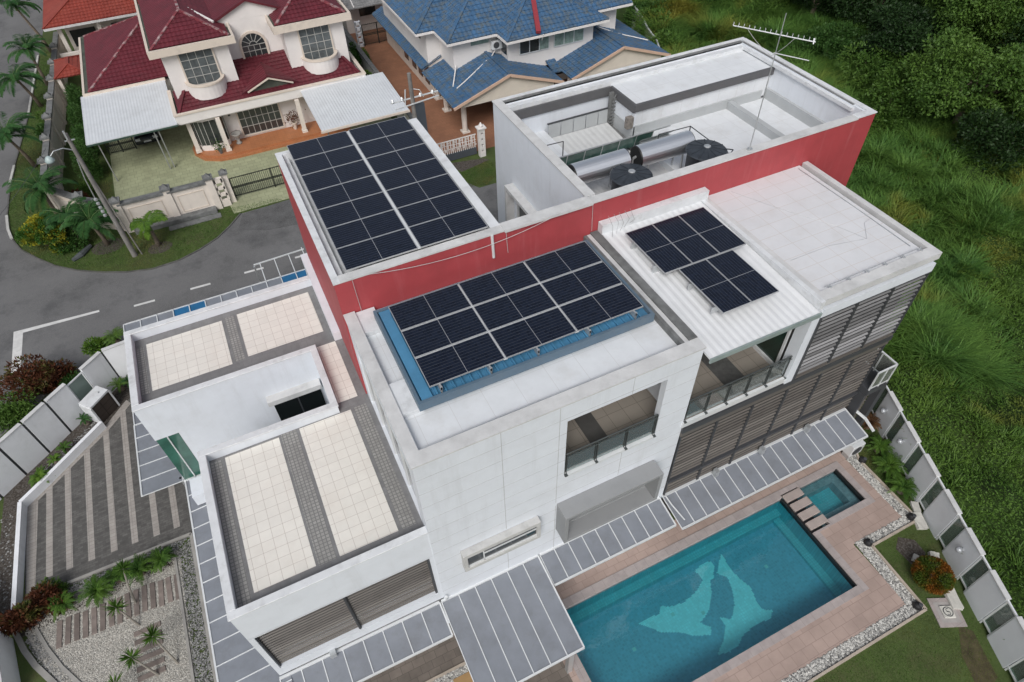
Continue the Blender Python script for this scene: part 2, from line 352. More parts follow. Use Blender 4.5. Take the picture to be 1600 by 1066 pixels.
def blades(pos, H, lean, W, seg=3, az=None):
    """arching grass blades: strips of quads"""
    n = len(pos); az = RNG.uniform(0, 2*PI, n) if az is None else az; dx = np.stack([np.cos(az), np.sin(az), 0*az], 1); sx = np.stack([-np.sin(az), np.cos(az), 0*az], 1)
    rows = []
    for i in range(seg+1):
        t = i/seg; wd = W*(1-.85*t**1.5)
        c = pos+dx*(lean*t**1.8)[:, None]+np.array([0, 0, 1])*(H*(t-.35*t*t*(lean/H)))[:, None]
        rows += [c-sx*(wd/2)[:, None], c+sx*(wd/2)[:, None]]
    V = np.stack(rows, 1); m = 2*(seg+1); F = []
    base = np.arange(n)[:, None]*m
    for i in range(seg): F.append(base+np.array([2*i, 2*i+1, 2*i+3, 2*i+2])[None])
    return V.reshape(-1, 3), np.concatenate(F, 0)
def inpoly(P, poly):
    x, y = P[:, 0], P[:, 1]; c = np.zeros(len(P), bool); j = len(poly)-1
    for i in range(len(poly)):
        xi, yi = poly[i]; xj, yj = poly[j]
        c ^= ((yi > y) != (yj > y)) & (x < (xj-xi)*(y-yi)/(yj-yi+1e-12)+xi); j = i
    return c
def scatter(poly, n):
    xs = [p[0] for p in poly]; ys = [p[1] for p in poly]; out = np.zeros((0, 2))
    while len(out) < n:
        P = np.stack([RNG.uniform(min(xs), max(xs), n), RNG.uniform(min(ys), max(ys), n)], 1); out = np.concatenate([out, P[inpoly(P, poly)]])
    return out[:n]
def struct(name, mb, mat): return mb.build(name, mat, kind="structure")
def sheet_poly(pts, z, mb=None):
    mb = mb or MB(); a = sum(p[0]*q[1]-q[0]*p[1] for p, q in zip(pts, pts[1:]+pts[:1]))
    if a < 0: pts = pts[::-1]
    mb.add([(x, y, z) for x, y in pts], [tuple(range(len(pts)))]); return mb
def arc(p, n=6): return p
# ================================================================== SETTING
def rects(x0, x1, y0, y1, holes):
    xs = sorted({x0, x1, *[min(max(v, x0), x1) for h in holes for v in h[:2]]}); ys = sorted({y0, y1, *[min(max(v, y0), y1) for h in holes for v in h[2:]]})
    return [(a, b, c, d) for a, b in zip(xs, xs[1:]) for c, d in zip(ys, ys[1:]) if not any(h[0] < (a+b)/2 < h[1] and h[2] < (c+d)/2 < h[3] for h in holes)]
POOL = (5.2, 16.46, 3.82, 8.16); SPA = (17.4, 19.65, 6.5, 8.22); CH = (16.46, 17.4, 6.3, 8.3)
mb = MB()
for a, b, c, d in rects(-120, 200, -60, 260, [(5.0, 17.0, 3.6, 8.4), (17.0, 19.9, 6.25, 8.4)]): mb.quad((a, c, 0), (b, c, 0), (b, d, 0), (a, d, 0))
struct("ground", mb, lawnm)
# hillside overgrown field, gently rolling, right of the boundary fence
_g = np.random.default_rng(3).random((64, 64))
def vn(x, y, sc, sd=0):
    x = np.asarray(x)/sc+sd*7.3+20; y = np.asarray(y)/sc+sd*3.1+20; xi = np.floor(x).astype(int); yi = np.floor(y).astype(int); u = x-xi; v = y-yi; u = u*u*(3-2*u); v = v*v*(3-2*v); g = lambda a, b: _g[a % 64, b % 64]
    return g(xi, yi)*(1-u)*(1-v)+g(xi+1, yi)*u*(1-v)+g(xi, yi+1)*(1-u)*v+g(xi+1, yi+1)*u*v
def field_h(x, y):
    return .10+.6*vn(x, y, 6, 1)+1.15*vn(x, y, 2.1, 2)**1.6+.45*vn(x, y, .8, 3)+np.clip((x-34)*.045, 0, 3)
def fence_x(y): return np.where(y < 10, 23.3+(y-9.8)*.42, np.where(y < 24, 23.5, np.minimum(23.5+(y-24)*.65, 38)))
nx, ny = 200, 300; ys = np.linspace(-25, 110, ny); T = np.linspace(0, 1, nx)**1.5; V = []
for y in ys:
    x = fence_x(y)+.1+T*90; h = field_h(x, y)-.12; h[0] = .02; V.append(np.stack([x, np.full(nx, y), h], 1))
V = np.concatenate(V); I = np.arange(ny*nx).reshape(ny, nx)
F = np.stack([I[:-1, :-1], I[:-1, 1:], I[1:, 1:], I[1:, :-1]], -1).reshape(-1, 4)
fo = np_mesh("hillside", V, F, fieldm); fo["kind"] = "structure"
# road
ROAD = [(-40, 30.3), (-16, 27.0), (-14.6, 27.2), (-12.1, 29.9), (-10.8, 30.4), (-8.8, 31.0), (1.5, 31.0), (40, 31.0), (40, 36), (15.7, 36.0), (14.3, 36.0), (13, 38.6), (12, 40.9), (-1.1, 40.7),
        (-1.9, 39.7), (-2.9, 38.7), (-4.1, 38.0), (-5.4, 37.5), (-7, 37.4), (-8.4, 37.8), (-9.8, 38.5), (-11.2, 39.4), (-12.4, 40.5), (-13.4, 41.8), (-14.4, 43.3), (-14.95, 44.8), (-15.35, 46.9),
        (-15.3, 52.8), (-14.3, 62.8), (-12.9, 90), (-12.0, 130), (-26, 130), (-26, 60), (-40, 40)]
mb = sheet_poly(ROAD, .006); struct("road", mb, asphalt)
struct("road_patch", sheet_poly([(-1.0, 40.6), (1.8, 40.8), (6, 40.7), (9, 39.6), (7, 38.2), (3, 37.6), (.2, 38.0), (-1.6, 38.9)], .009), M("rough_asphalt", (.085, .086, .088), .95, var=.4, vscale=1.2, fine=(.15, .15, .15), fscale=30, bump=.5))
mb = MB()
for p in ([(-14.58, 35.3), (-10.15, 35.0), (-10.13, 34.82), (-14.1, 34.98), (-14.15, 31.3), (-14.6, 31.3)],): sheet_poly(p, .011, mb)
for x0 in (-8.3, -5.15, -2.0, 1.1, 4.2): mb.quad((x0, 34.33, .011), (x0+1.15, 34.28, .011), (x0+1.15, 34.45, .011), (x0, 34.5, .011))
struct("road_markings", mb, paint)
# kerb round the verge (painted white in places)
V1 = [(1.9, 40.75), (-1.1, 40.7), (-1.9, 39.7), (-2.9, 38.7), (-4.1, 38.0), (-5.4, 37.5), (-7, 37.4), (-8.4, 37.8), (-9.8, 38.5), (-11.2, 39.4), (-12.4, 40.5), (-13.4, 41.8), (-14.4, 43.3), (-14.95, 44.8)]
V2 = [(-14.95, 44.8), (-15.2, 46.0), (-15.35, 47.8)]; V3 = [(-15.35, 47.8), (-15.3, 52.0)]; V4 = [(-15.3, 52), (-15.1, 54.6)]; V5 = [(-15.1, 54.6), (-14.3, 62.8)]; V6 = [(-14.3, 62.8), (-13.7, 75)]
ks = MB(); kp = MB()
for pts, mbk in ((V1[1:], ks), (V2, kp), (V3, ks), (V4, kp), (V5, ks), (V6, kp)):
    for a, b in zip(pts, pts[1:]): mbk.bar((*a, .03 if mbk is ks else .06), (*b, .03 if mbk is ks else .06), .09 if mbk is ks else .16, .06 if mbk is ks else .12)
for a, b in (((-14.6, 27.1), (-12.1, 29.75)), ((-12.1, 29.75), (-10.8, 30.25)), ((-10.8, 30.25), (-8.8, 30.85))): ks.bar((*a, .06), (*b, .06), .14, .12)
struct("kerb", ks, M("worn_kerb", (.10, .10, .095), .9, var=.3, dirt=(.07, .08, .05), damt=.8)); struct("painted_kerb", kp, kerbm)
# lots
mb = sheet_poly([(-8.6, 44.2), (-7.3, 42.3), (-1.6, 42.3), (-1.5, 40.9), (4.6, 40.95), (12, 42.5), (12, 56), (-8.6, 56)], .010); struct("neighbour_driveway", mb, green_drive)
mb = sheet_poly([(12.7, 40.4), (36, 40.4), (36, 56), (38, 66), (12.9, 66)], .010); struct("blue_house_forecourt", mb, orange_pave)
mb = sheet_poly([(13.3, 39.9), (16.1, 39.3), (16.4, 38.9), (14.0, 38.4)], .012); struct("gate_apron", mb, soilm)
# driveway of the main house
DRV = [(-13.75, 22.9), (-12.6, 23.75), (-10.2, 25.9), (-9.0, 27.4), (-7.6, 28.5), (-6, 31.0), (1.4, 31.0), (1.4, 9), (-7.2, 9), (-7.2, 17.95), (-13.65, 17.95)]
struct("driveway", sheet_poly(DRV, .006), drive)
mb = MB()
for x, y0, y1 in ((-12.75, 18.7, 23.5), (-11.98, 18.7, 24.2), (-11.13, 18.7, 24.95), (-10.25, 18.7, 25.7), (-9.42, 18.7, 26.5), (-8.55, 18.65, 27.3), (-7.72, 18.65, 27.5), (-6.9, 18.65, 27.5)):
    mb.quad((x-.13, y0, .011), (x+.13, y0, .011), (x+.13, y1+.15, .011), (x-.13, y1-.1, .011))
sheet_poly([(-13.68, 22.85), (-13.2, 23.35), (-13.28, 18.2), (-13.6, 18.2)], .011, mb)
sheet_poly([(-13.6, 23.0), (-12.6, 23.85), (-10.2, 25.98), (-9.2, 27.2), (-9.0, 26.85), (-10.15, 25.55), (-12.5, 23.45), (-13.2, 22.85)], .0155, mb)
struct("driveway_stripes", mb, stripe)
# gravel garden + edging
GARD = [(-13.4, 17.7), (-7.95, 17.7), (-7.75, 17.4), (-7.9, 9), (-11.2, 12), (-12.3, 13.9), (-13.1, 15.35), (-13.6, 16.6)]
struct("gravel_garden", sheet_poly(GARD, .008), gravelbase)
mb = MB()
for pts, wd in (([(-13.6, 18.05), (-7.2, 18.05), (-7.13, 9)], .13), ([(-13.3, 17.5), (-7.95, 17.5), (-7.88, 9)], .10), ([(-14.0, 17.0), (-13.6, 15.9), (-13.2, 15.1), (-12.5, 14.0), (-11.8, 12.9)], .2), ([(-13.2, 16.6), (-12.8, 15.6), (-12.3, 14.6), (-11.6, 13.5)], .12)):
    for a, b in zip(pts, pts[1:]): mb.bar((*a, .04), (*b, .04), wd, .08)
struct("garden_edging", mb, M("concrete_edging", (.33, .32, .30), .85, var=.15, dirt=(.15, .15, .14), damt=.6))
struct("planting_strip", sheet_poly([(-13.9, 17.2), (-7.95, 17.45), (-7.95, 16.9), (-11, 16.7), (-13.8, 16.5)], .0125), soilm)
# patio, pool deck, pool
struct("patio", sheet_poly([(-7.2, 9.38), (4.9, 9.38), (4.9, 2), (-7.2, 2)], .010), oldpave)
mb = MB()
PH = [(POOL[0]-.35, POOL[1]+.3, POOL[2]-.3, POOL[3]+.32), (SPA[0]-.3, SPA[1]+.28, SPA[2]-.28, SPA[3]+.3), (CH[0]-.05, CH[1]+.05, 6.22, CH[3]+.18)]
for a, b, c, d in rects(4.6, 20.38, 2.42, 9.38, PH+[(17.6, 21, 2, 5.17)]): mb.quad((a, c, .012), (b, c, .012), (b, d, .012), (a, d, .012))
mb.quad((20.38, 9.38, .012), (20.38, 8.4, .012), (20.95, 9.38, .012))
struct("pool_deck", mb, decktile)
mb = MB()
for a, b, c, d in rects(POOL[0]-.35, SPA[1]+.28, POOL[2]-.3, POOL[3]+.35, [POOL, SPA, (CH[0], CH[1]-.0, CH[2]+.0, CH[3]-.02), (POOL[1]+.3, 30, 0, 6.22), (CH[0]-2, 0, 0, 0)]):
    if a >= 16.76 and d <= 6.23: continue
    mb.box(a, b, c, d, -.25, .035)
mb.build("pool_coping", coping, kind="structure")
# pool basin
mb = MB(); x0, x1, y0, y1 = POOL; zf = -1.4
mb.quad((x0, y0, zf), (x1, y0, zf), (x1, y1, zf), (x0, y1, zf)); struct("pool_floor", mb, pooltile)
mb = MB()
mb.box(x0-.2, x0, y0-.2, y1+.2, zf, -.252); mb.box(x1, x1+.05, y0-.2, CH[2], zf, -.252); mb.box(x0-.2, x1+.2, y1, y1+.2, zf, -.252); mb.box(x0-.2, x1+.2, y0-.2, y0, zf, -.252)
mb.box(x1, x1+.05, CH[2], y1+.2, zf, -.30)
# bench along the far side, jagged light border at the right end and near side
mb.box(x0, x1, y1-.33, y1-.002, zf, -.95); mb.box(x1-.34, x1-.002, y0+.002, y1-.33, zf, -1.22); mb.box(x0, x1-.34, y0+.002, y0+.22, zf, -1.25); mb.box(x0+.002, x0+.3, y0+.22, y1-.33, zf, -1.1)
struct("pool_walls", mb, poolwall)
def pixelate(poly, z, mb, s=.055):
    xs = [p[0] for p in poly]; ys_ = [p[1] for p in poly]; gx = np.arange(math.floor(min(xs)/s)*s, max(xs), s); gy = np.arange(math.floor(min(ys_)/s)*s, max(ys_), s)
    for y in gy:
        run = None
        m_ = inpoly(np.array([(x+s/2, y+s/2) for x in gx]), poly)
        for x, k in zip(list(gx)+[gx[-1]+s], list(m_)+[False]):
            if k and run is None: run = x
            if not k and run is not None: mb.quad((run, y, z), (x, y, z), (x, y+s, z), (run, y+s, z)); run = None
F1 = [(11.64, 7.55), (12.08, 7.66), (12.52, 7.61), (12.53, 7.33), (12.18, 6.95), (12.0, 6.94), (11.71, 6.44), (11.3, 6.02), (10.91, 5.81), (10.55, 5.69), (10.84, 5.35), (10.65, 5.11), (10.03, 5.37), (9.63, 5.71), (8.98, 6.03), (8.25, 6.78), (8.64, 6.79), (9.29, 6.71), (9.52, 6.96), (9.82, 6.76), (10.42, 6.66), (11.06, 6.76), (11.74, 7.06), (11.72, 7.34)]
F2 = [(13.17, 7.69), (13.07, 6.95), (13.15, 6.47), (13.32, 5.96), (13.14, 5.32), (13.12, 5.02), (13.5, 4.78), (13.21, 4.58), (12.33, 4.62), (11.74, 4.52), (11.4, 4.31), (10.92, 4.26), (10.38, 4.39), (10.96, 4.72), (11.36, 5.09), (11.41, 5.51), (11.76, 5.24), (12.26, 5.65), (12.53, 6.14), (12.73, 6.68), (12.43, 7.05)]
mb = MB(); pixelate(F1, zf+.004, mb); pixelate(F2, zf+.004, mb)
struct("pool_mosaic_figure", mb, poollight)
struct("overflow_slot", MB().box(x1-.05, x1-.004, y0+.01, y1-.01, -.30, -.02), black)
struct("spa_overflow_slot", MB().box(SPA[1]-.05, SPA[1]-.004, SPA[2]+.01, SPA[3]-.01, -.30, -.02), black)
mb = MB()
for x, y in ((7.6, 6.0), (14.5, 6.35), (9.75, 6.45), (10.9, 5.95)): mb.box(x-.07, x+.07, y-.07, y+.07, zf+.006, zf+.02)
struct("pool_drains", mb, M("drain_cover", (.15, .6, .62), .5))
def watermat():
    m = bpy.data.materials.new("pool_water"); m.use_nodes = True; nt = m.node_tree; nt.nodes.clear()
    out = _n(nt, "ShaderNodeOutputMaterial"); tr = _n(nt, "ShaderNodeBsdfTransparent"); tr.inputs[0].default_value = (.86, .98, .98, 1)
    g = _n(nt, "ShaderNodeBsdfGlossy"); g.inputs["Roughness"].default_value = .015
    bn = _n(nt, "ShaderNodeBump"); bn.inputs["Strength"].default_value = .22; bn.inputs["Distance"].default_value = .03
    nt.links.new(noise(nt, _n(nt, "ShaderNodeNewGeometry").outputs["Position"], 2.2, 3), bn.inputs["Height"]); nt.links.new(bn.outputs[0], g.inputs["Normal"])
    fr = _n(nt, "ShaderNodeFresnel"); fr.inputs[0].default_value = 1.36; ms = _n(nt, "ShaderNodeMixShader")
    nt.links.new(_mul(nt, fr.outputs[0], 3.4), ms.inputs[0]); nt.links.new(tr.outputs[0], ms.inputs[1]); nt.links.new(g.outputs[0], ms.inputs[2]); nt.links.new(ms.outputs[0], out.inputs[0])
    return m
water = watermat()
mb = MB(); mb.quad((x0, y0, -.14), (x1, y0, -.14), (x1, y1, -.14), (x0, y1, -.14)); struct("pool_water", mb, water)
a, b, c, d = SPA; mb = MB()
for r in rects(a, b, c, d, [(a+.38, b-.38, c+.32, d-.32)]): mb.box(*r, -.95, -.42)
mb.box(a+.38, b-.38, c+.32, d-.32, -1.0, -.9)
mb.box(a-.2, a, c-.2, d+.2, -1, -.252); mb.box(b, b+.2, c-.2, d+.2, -1, -.252); mb.box(a, b, d, d+.2, -1, -.252); mb.box(a, b, c-.2, c, -1, -.252)
struct("spa_basin", mb, spatile)
mb = MB(); mb.quad((a+.38, c+.32, -.885), (b-.38, c+.32, -.885), (b-.38, d-.32, -.885), (a+.38, d-.32, -.885)); struct("spa_floor", mb, poolwall)
mb = MB(); mb.quad((a, c, -.16), (b, c, -.16), (b, d, -.16), (a, d, -.16)); struct("spa_water", mb, water)
struct("water_channel", MB().box(CH[0]+.06, CH[1]-.06, CH[2], CH[3], -.5, -.3), fascia)
stp = tag(B("stepping_slab", M("pink_slab", (.37, .315, .29), .65, var=.1, vscale=3), None, (16.5, 17.44, 7.86, 8.22, -.05, .07), bevel=.015), "stepping slab between pool and spa, nearest the house wall", "stepping slab", "slabs bridging pool and spa")
pos_w = ["second from the house wall", "third from the house wall", "farthest from the house wall"]
for i in range(3):
    c_ = stp.copy(); COL.objects.link(c_); c_.location = (0, -.48*(i+1), 0); c_["label"] = "stepping slab between pool and spa, %s" % pos_w[i]
# pebble border, edging, lawn
INN = [(20.97, 9.38), (20.4, 8.4), (20.36, 5.17), (17.68, 5.2), (17.56, 2.42), (3, 2.42)]; OUT = [(21.6, 9.38), (20.85, 8.1), (20.83, 4.78), (18.2, 4.78), (18.05, 1.95), (3, 1.95)]
mb = MB()
for i in range(5): sheet_poly([INN[i], INN[i+1], OUT[i+1], OUT[i]], .014, mb)
struct("pebble_border", mb, gravelbase)
mb = MB()
for a_, b_ in zip(OUT, OUT[1:]): mb.bar((*a_, .05), (*b_, .05), .09, .12)
struct("lawn_edging", mb, kerbst)
mb = MB()
mb.box(-.6, 3.3, 7.0, 8.1, .0, .06); struct("planter_edge", mb, kerbst)
mb = MB(); mb.quad((-.45, 7.12, .065), (3.15, 7.12, .065), (3.15, 7.98, .065), (-.45, 7.98, .065)); struct("planter_gravel", mb, gravelbase)
mb = MB(); mb.box(.7, 1.5, 7.3, 7.7, .066, .1); struct("planter_box_edge", mb, M("ochre_frame", (.35, .22, .1), .7))
def pebbles(name, polys, n, size, mat, z=.02):
    Vs = []; Fs = []; k0 = 0
    base = np.array([(1, 0, 0), (0, 1, 0), (-1, 0, 0), (0, -1, 0), (0, 0, .8), (.7, .7, .3), (-.7, .7, .3), (-.7, -.7, .3), (.7, -.7, .3)])
    fc = np.array([(0, 5, 4), (5, 1, 4), (1, 6, 4), (6, 2, 4), (2, 7, 4), (7, 3, 4), (3, 8, 4), (8, 0, 4)])
    for poly, nn in zip(polys, n):
        P = scatter(poly, nn); s = RNG.uniform(.6, 1.3, nn)*size; a = RNG.uniform(0, PI, nn); e = RNG.uniform(.6, 1, nn)
        b = base[None]*np.stack([s, s*e, s*.8], 1)[:, None]; c, s_ = np.cos(a)[:, None], np.sin(a)[:, None]
        V = np.stack([b[..., 0]*c-b[..., 1]*s_+P[:, :1], b[..., 0]*s_+b[..., 1]*c+P[:, 1:], b[..., 2]+z], -1)
        Fs.append((fc[None]+(np.arange(nn)*9)[:, None, None]+k0).reshape(-1, 3)); Vs.append(V.reshape(-1, 3)); k0 += nn*9
    o = np_mesh(name, np.concatenate(Vs), np.concatenate(Fs), mat); o["kind"] = "stuff"; return o
def rndmat(name, a, b, rough=.8):   # per-stone colour
    m = bpy.data.materials.new(name); m.use_nodes = True; nt = m.node_tree; p = nt.nodes["Principled BSDF"]; p.inputs["Roughness"].default_value = rough
    g = _n(nt, "ShaderNodeNewGeometry"); nt.links.new(mix(nt, g.outputs["Random Per Island"], a, b), p.inputs["Base Color"]); return m
pb = rndmat("pebble_stones", (.10, .10, .10), (.66, .65, .61)); gb = rndmat("garden_gravel_stones", (.24, .225, .20), (.56, .54, .49)); dk = rndmat("dark_pebbles", (.06, .06, .06), (.34, .34, .33))
o = pebbles("pebbles", [[INN[i], INN[i+1], OUT[i+1], OUT[i]] for i in range(5)], [450, 1100, 900, 900, 4600], .042, pb); tag(o, "grey and white river pebbles bordering the pool deck", "pebbles")
o = pebbles("garden_gravel", [GARD], [26000], .026, gb); tag(o, "pale gravel covering the front garden bed", "gravel")
o = pebbles("dark_pebble_strip", [[(-7.83, 17.45), (-7.2, 17.95), (-7.2, 9), (-7.85, 9)], [(-13.4, 17.95), (-7.3, 17.95), (-7.8, 17.56), (-13.3, 17.56)], [(-13.6, 16.3), (-13.15, 16.5), (-11.7, 13.7), (-12.3, 13.0), (-13.0, 15.0)]], [3400, 1500, 1300], .032, dk); tag(o, "dark pebble strip edging the gravel garden", "pebbles")
o = pebbles("planter_pebbles", [[(-.45, 7.12), (3.15, 7.12), (3.15, 7.98), (-.45, 7.98)]], [2200], .03, pb, .066); tag(o, "pebbles in the small patio planter", "pebbles")
o = pebbles("fence_bed_pebbles", [[(-12.9, 23.75), (-10.4, 26.0), (-10.7, 26.5), (-13.4, 24.3)], [(-14.2, 22.9), (-13.95, 17.5), (-14.7, 17.5), (-14.9, 22.9)]], [420, 160], .04, dk, .02); tag(o, "pale stones in the bed below the white front fence", "pebbles")
struct("fence_bed_soil", sheet_poly([(-14.8, 17), (-13.8, 17), (-13.8, 22.7), (-10.3, 25.9), (-9.1, 27.2), (-7.6, 28.4), (-9.4, 28.6), (-11.2, 27.6), (-14.6, 24.2)], .014), soilm)
# sleepers set in the gravel
mb = MB(); mb.box(-.10, .10, -.56, .56, 0, .05); proto = mb.build("garden_sleeper", plank, bevel=.01)
proto.location = (-12.38, 16.0, .012); ordn = ["leftmost", "second from the left", "third from the left", "fourth from the left", "fifth from the left", "sixth from the left", "seventh from the left", "eighth from the left", "seventh from the right", "sixth from the right", "fifth from the right", "fourth from the right", "third from the right", "second from the right", "rightmost"]
for i in range(15):
    o = proto if i == 0 else proto.copy()
    if i: COL.objects.link(o)
    o.location = (-12.38+.312*i, 15.98+random.uniform(-.04, .04)-.004*i, .012); o.rotation_euler = (0, 0, random.uniform(-.03, .03)-.02)
    tag(o, "stone sleeper in the long row across the gravel, %s" % ordn[i], "stone sleeper", "sleepers set in the gravel garden")
for i in range(6):
    o = proto.copy(); COL.objects.link(o); o.location = (-9.27, 14.65-.36*i, .012); o.rotation_euler = (0, 0, PI/2+random.uniform(-.03, .03)); o.scale = (1, .88, 1)
    tag(o, "stone sleeper in the short side path, %s" % ["nearest the long row", "second from the long row", "third from the long row", "fourth from the long row", "fifth from the long row", "farthest from the long row"][i], "stone sleeper", "sleepers set in the gravel garden")
# ================================================================== MAIN HOUSE
H = thing("main_house", "large modern white house with red feature wall, terraces and flat roofs", "house", (6, 14, 0))
RT, WT, TT = 12.9, 11.6, 8.0      # tops: back row, front wing, terrace rim
# --- rear left block carrying the big array
B("rear_block", white, H, (1.5, 6.95, 15.86, 23.8, 0, 12.45))
B("red_wall", red, H, (1.3, 10.24, 15.6, 15.86, 7.0, RT-.06), (10.24, 22.2, 15.6, 15.86, 7.0, RT-.06), (22.2, 23.15, 15.6, 15.86, 0, RT-.031), (1.3, 1.5, 15.86, 23.8, 7.0, RT-.06),
  (23.1492, 23.153, 15.862, 16.4, 0, RT-.03))
B("tower_wall", white, H, (22.86, 23.149, 15.862, 16.4, 0, RT-.04))
B("roof_coping", conc, H, (1.5, 6.95, 15.58, 15.9, RT-.06, RT), (6.95, 10.24, 15.5, 15.95, RT-.06, RT+.03), (10.24, 22.2, 15.56, 15.9, RT-.06, RT))
B("roof_gutter", wedge, H, (1.28, 1.5, 15.58, 23.8, RT-.06, RT), (6.6, 6.95, 15.9, 23.8, 12.45, RT), (1.5, 6.6, 23.6, 23.8, 12.45, RT), (6.35, 6.6, 15.9, 23.6, 12.45, 12.62), (1.5, 1.7, 15.9, 23.6, 12.45, 12.7))
B("roof_deck", wedge, H, (1.7, 6.35, 15.9, 23.6, 12.45, 12.5))
# --- tower block
mb = MB()
mb.box(10.24, 10.55, 15.86, 17.9, 0, RT-.04); mb.box(10.24, 10.55, 17.9, 21.6, 0, 7.4); mb.box(10.24, 10.55, 17.9, 21.6, 9.8, RT-.04); mb.box(10.24, 10.55, 21.6, 23.3, 0, RT-.04)
mb.box(10.24, 23.15, 23.3, 23.6, 0, RT-.04); mb.box(22.85, 23.149, 16.4, 23.3, 0, RT-.04)
mb.box(10.55, 22.85, 15.86, 23.3, 0, 10.7)
mb.build("tower_wall", white, H)
B("tower_coping", conc, H, (10.2, 10.58, 15.95, 23.64, RT-.04, RT+.01))
B("tower_coping", wedge, H, (10.58, 23.19, 23.46, 23.64, RT-.04, RT+.01), (22.95, 23.19, 15.58, 23.46, RT-.03, RT+.02), (22.2, 22.95, 15.58, 15.9, RT-.03, RT+.02))
B("inner_gutter", wedge, H, (10.58, 22.95, 23.02, 23.3, 12.45, 12.75), (22.72, 22.85, 16.4, 23.02, 12.66, 12.80))
B("gutter_trough", dconc, H, (10.6, 22.9, 23.3, 23.46, 12.8, RT-.02), (22.852, 22.95, 16.5, 23.3, 12.8, RT-.02))
B("tower_roof_deck", roofpaint, H, (15.6, 22.85, 15.87, 21.05, 10.7, 11.2), (10.55, 12.3, 20.55, 23.0, 10.7, 11.35))
# raised platform with grey fascia and skirting
B("raised_platform", roofpaint, H, (15.6, 22.84, 21.05, 23.02, 11.3, 12.6))
B("left_inner_wall", white, H, (10.55, 15.6, 22.95, 23.02, 10.7, 12.45), (15.55, 15.62, 20.98, 23.0, 10.7, 12.2))
B("platform_fascia", fascia, H, (15.5, 22.84, 20.93, 21.05, 12.30, 12.62), (15.5, 15.6, 21.05, 22.88, 12.22, 12.62), (10.58, 15.5, 22.86, 22.95, 12.2, 12.6))
B("platform_skirting", grey, H, (15.56, 22.5, 20.98, 21.048, 11.2, 11.62), (22.70, 22.849, 16.0, 20.97, 11.2, 11.66), (15.5, 15.549, 20.98, 22.94, 10.7, 11.6))
B("roof_beam", grey, H, (20.55, 20.8, 15.88, 20.97, 11.2, 11.55))
# sunken plant area: corrugated roof, glass, back screen
mb = MB(); sheet(mb, [(12.35, 20.65, 10.95), (15.3, 20.65, 10.95), (15.3, 22.6, 11.1), (12.35, 22.6, 11.1)], wave=.27, amp=.018); mb.build("sunken_roof", M("grimy_white_sheet", (.56, .57, .57), .6, var=.06, dirt=(.3, .3, .3), dscale=1.5, damt=.5), H)
mb = MB(); sheet(mb, [(10.6, 15.9, 10.85), (16.9, 15.9, 10.85), (16.9, 20.3, 10.95), (10.6, 20.3, 10.95)], wave=.5, amp=.04); mb.build("plant_roof", M("dirty_roof_sheet", (.5, .5, .5), .6, var=.15, dirt=(.12, .12, .12), dscale=1.6, damt=.7), H)
mb = MB()
for i in range(5): mb.box(12.35+.62*i, 12.93+.62*i, 22.62, 22.66, 11.1, 11.75)
mb.build("back_screen", grey, H); B("screen_rail", darkmetal, H, (12.3, 15.45, 22.60, 22.68, 11.76, 11.80))
mb = MB()
for i in range(6):
    a_ = 11.2+i*.83; mb.quad((a_, 20.5, 11.0), (a_+.8, 20.5, 11.0), (a_+.8, 20.35, 11.6), (a_, 20.35, 11.6))
mb.quad((15.3, 20.5, 11.1), (17.0, 20.5, 11.1), (17.0, 19.9, 11.65), (15.3, 19.9, 11.65))
mb.build("green_glass_screen", M("green_glass_sheet", (.05, .10, .085), .12, var=.3, vscale=3, spec=.8), H)
mb = MB()
for i in range(7): mb.bar((11.18+i*.83, 20.5, 11.0), (11.18+i*.83, 20.34, 11.62), .03)
mb.bar((11.15, 20.34, 11.62), (17.0, 20.34, 11.62), .04); mb.build("screen_frame", steel, H)
mb = MB(); mb.bar((15.40, 22.6, 10.9), (15.40, 22.6, 12.5), .22, .1); 
for i in range(9): mb.bar((15.3, 22.5-.03*i, 11+.17*i), (15.5, 22.4, 11.08+.17*i), .05)
mb.build("downpipe_bundle", dconc, H); B("drain_channel", dconc, H, (15.32, 15.48, 20.6, 22.5, 10.7, 11.0))
# tower window on the inner side
B("tower_window", winglass, H, (10.36, 10.4, 17.9, 21.6, 7.4, 9.8)); w_ = H.children[-1]
B("window_frame", alu, H, (10.26, 10.36, 19.0, 19.08, 7.4, 9.8), (10.26, 10.36, 21.5, 21.6, 7.4, 9.8), (10.26, 10.36, 17.9, 18.0, 7.4, 9.8))
B("window_hood", conc, H, (9.85, 10.24, 17.6, 21.9, 9.8, 9.95), (9.85, 10.24, 21.75, 21.9, 7.2, 9.8))
# --- front wing
mb = MB(); WH = [(5.93, 9.36, 7.85, 10.72), (2.33, 4.95, 5.15, 5.75), (5.86, 9.44, 4.60, 6.06)]
wall_xz(mb, 9.38, 9.62, 1.35, 10.5, 0, WT-.5, WH)
mb.box(1.35, 1.6, 9.62, 15.58, 10.6, WT-.5); mb.box(1.35, 1.6, 9.62, 10.0, 0, 10.6); mb.box(1.35, 1.6, 15.1, 15.58, 0, 10.6); mb.box(1.35, 1.6, 10.0, 15.1, 0, 7.7)
mb.box(10.25, 10.5, 9.62, 15.58, 0, WT-.5)
mb.box(1.35, 10.5, 9.38, 9.75, WT-.5, WT-.05); mb.box(1.35, 1.66, 9.75, 15.58, WT-.5, WT-.05); mb.box(10.1, 10.5, 9.75, 15.58, WT-.5, WT-.05)
mb.build("wing_wall", white, H)
B("wing_coping", conc, H, (1.31, 10.54, 9.34, 9.78, WT-.05, WT+.005), (1.31, 1.68, 9.78, 15.58, WT-.05, WT+.005))
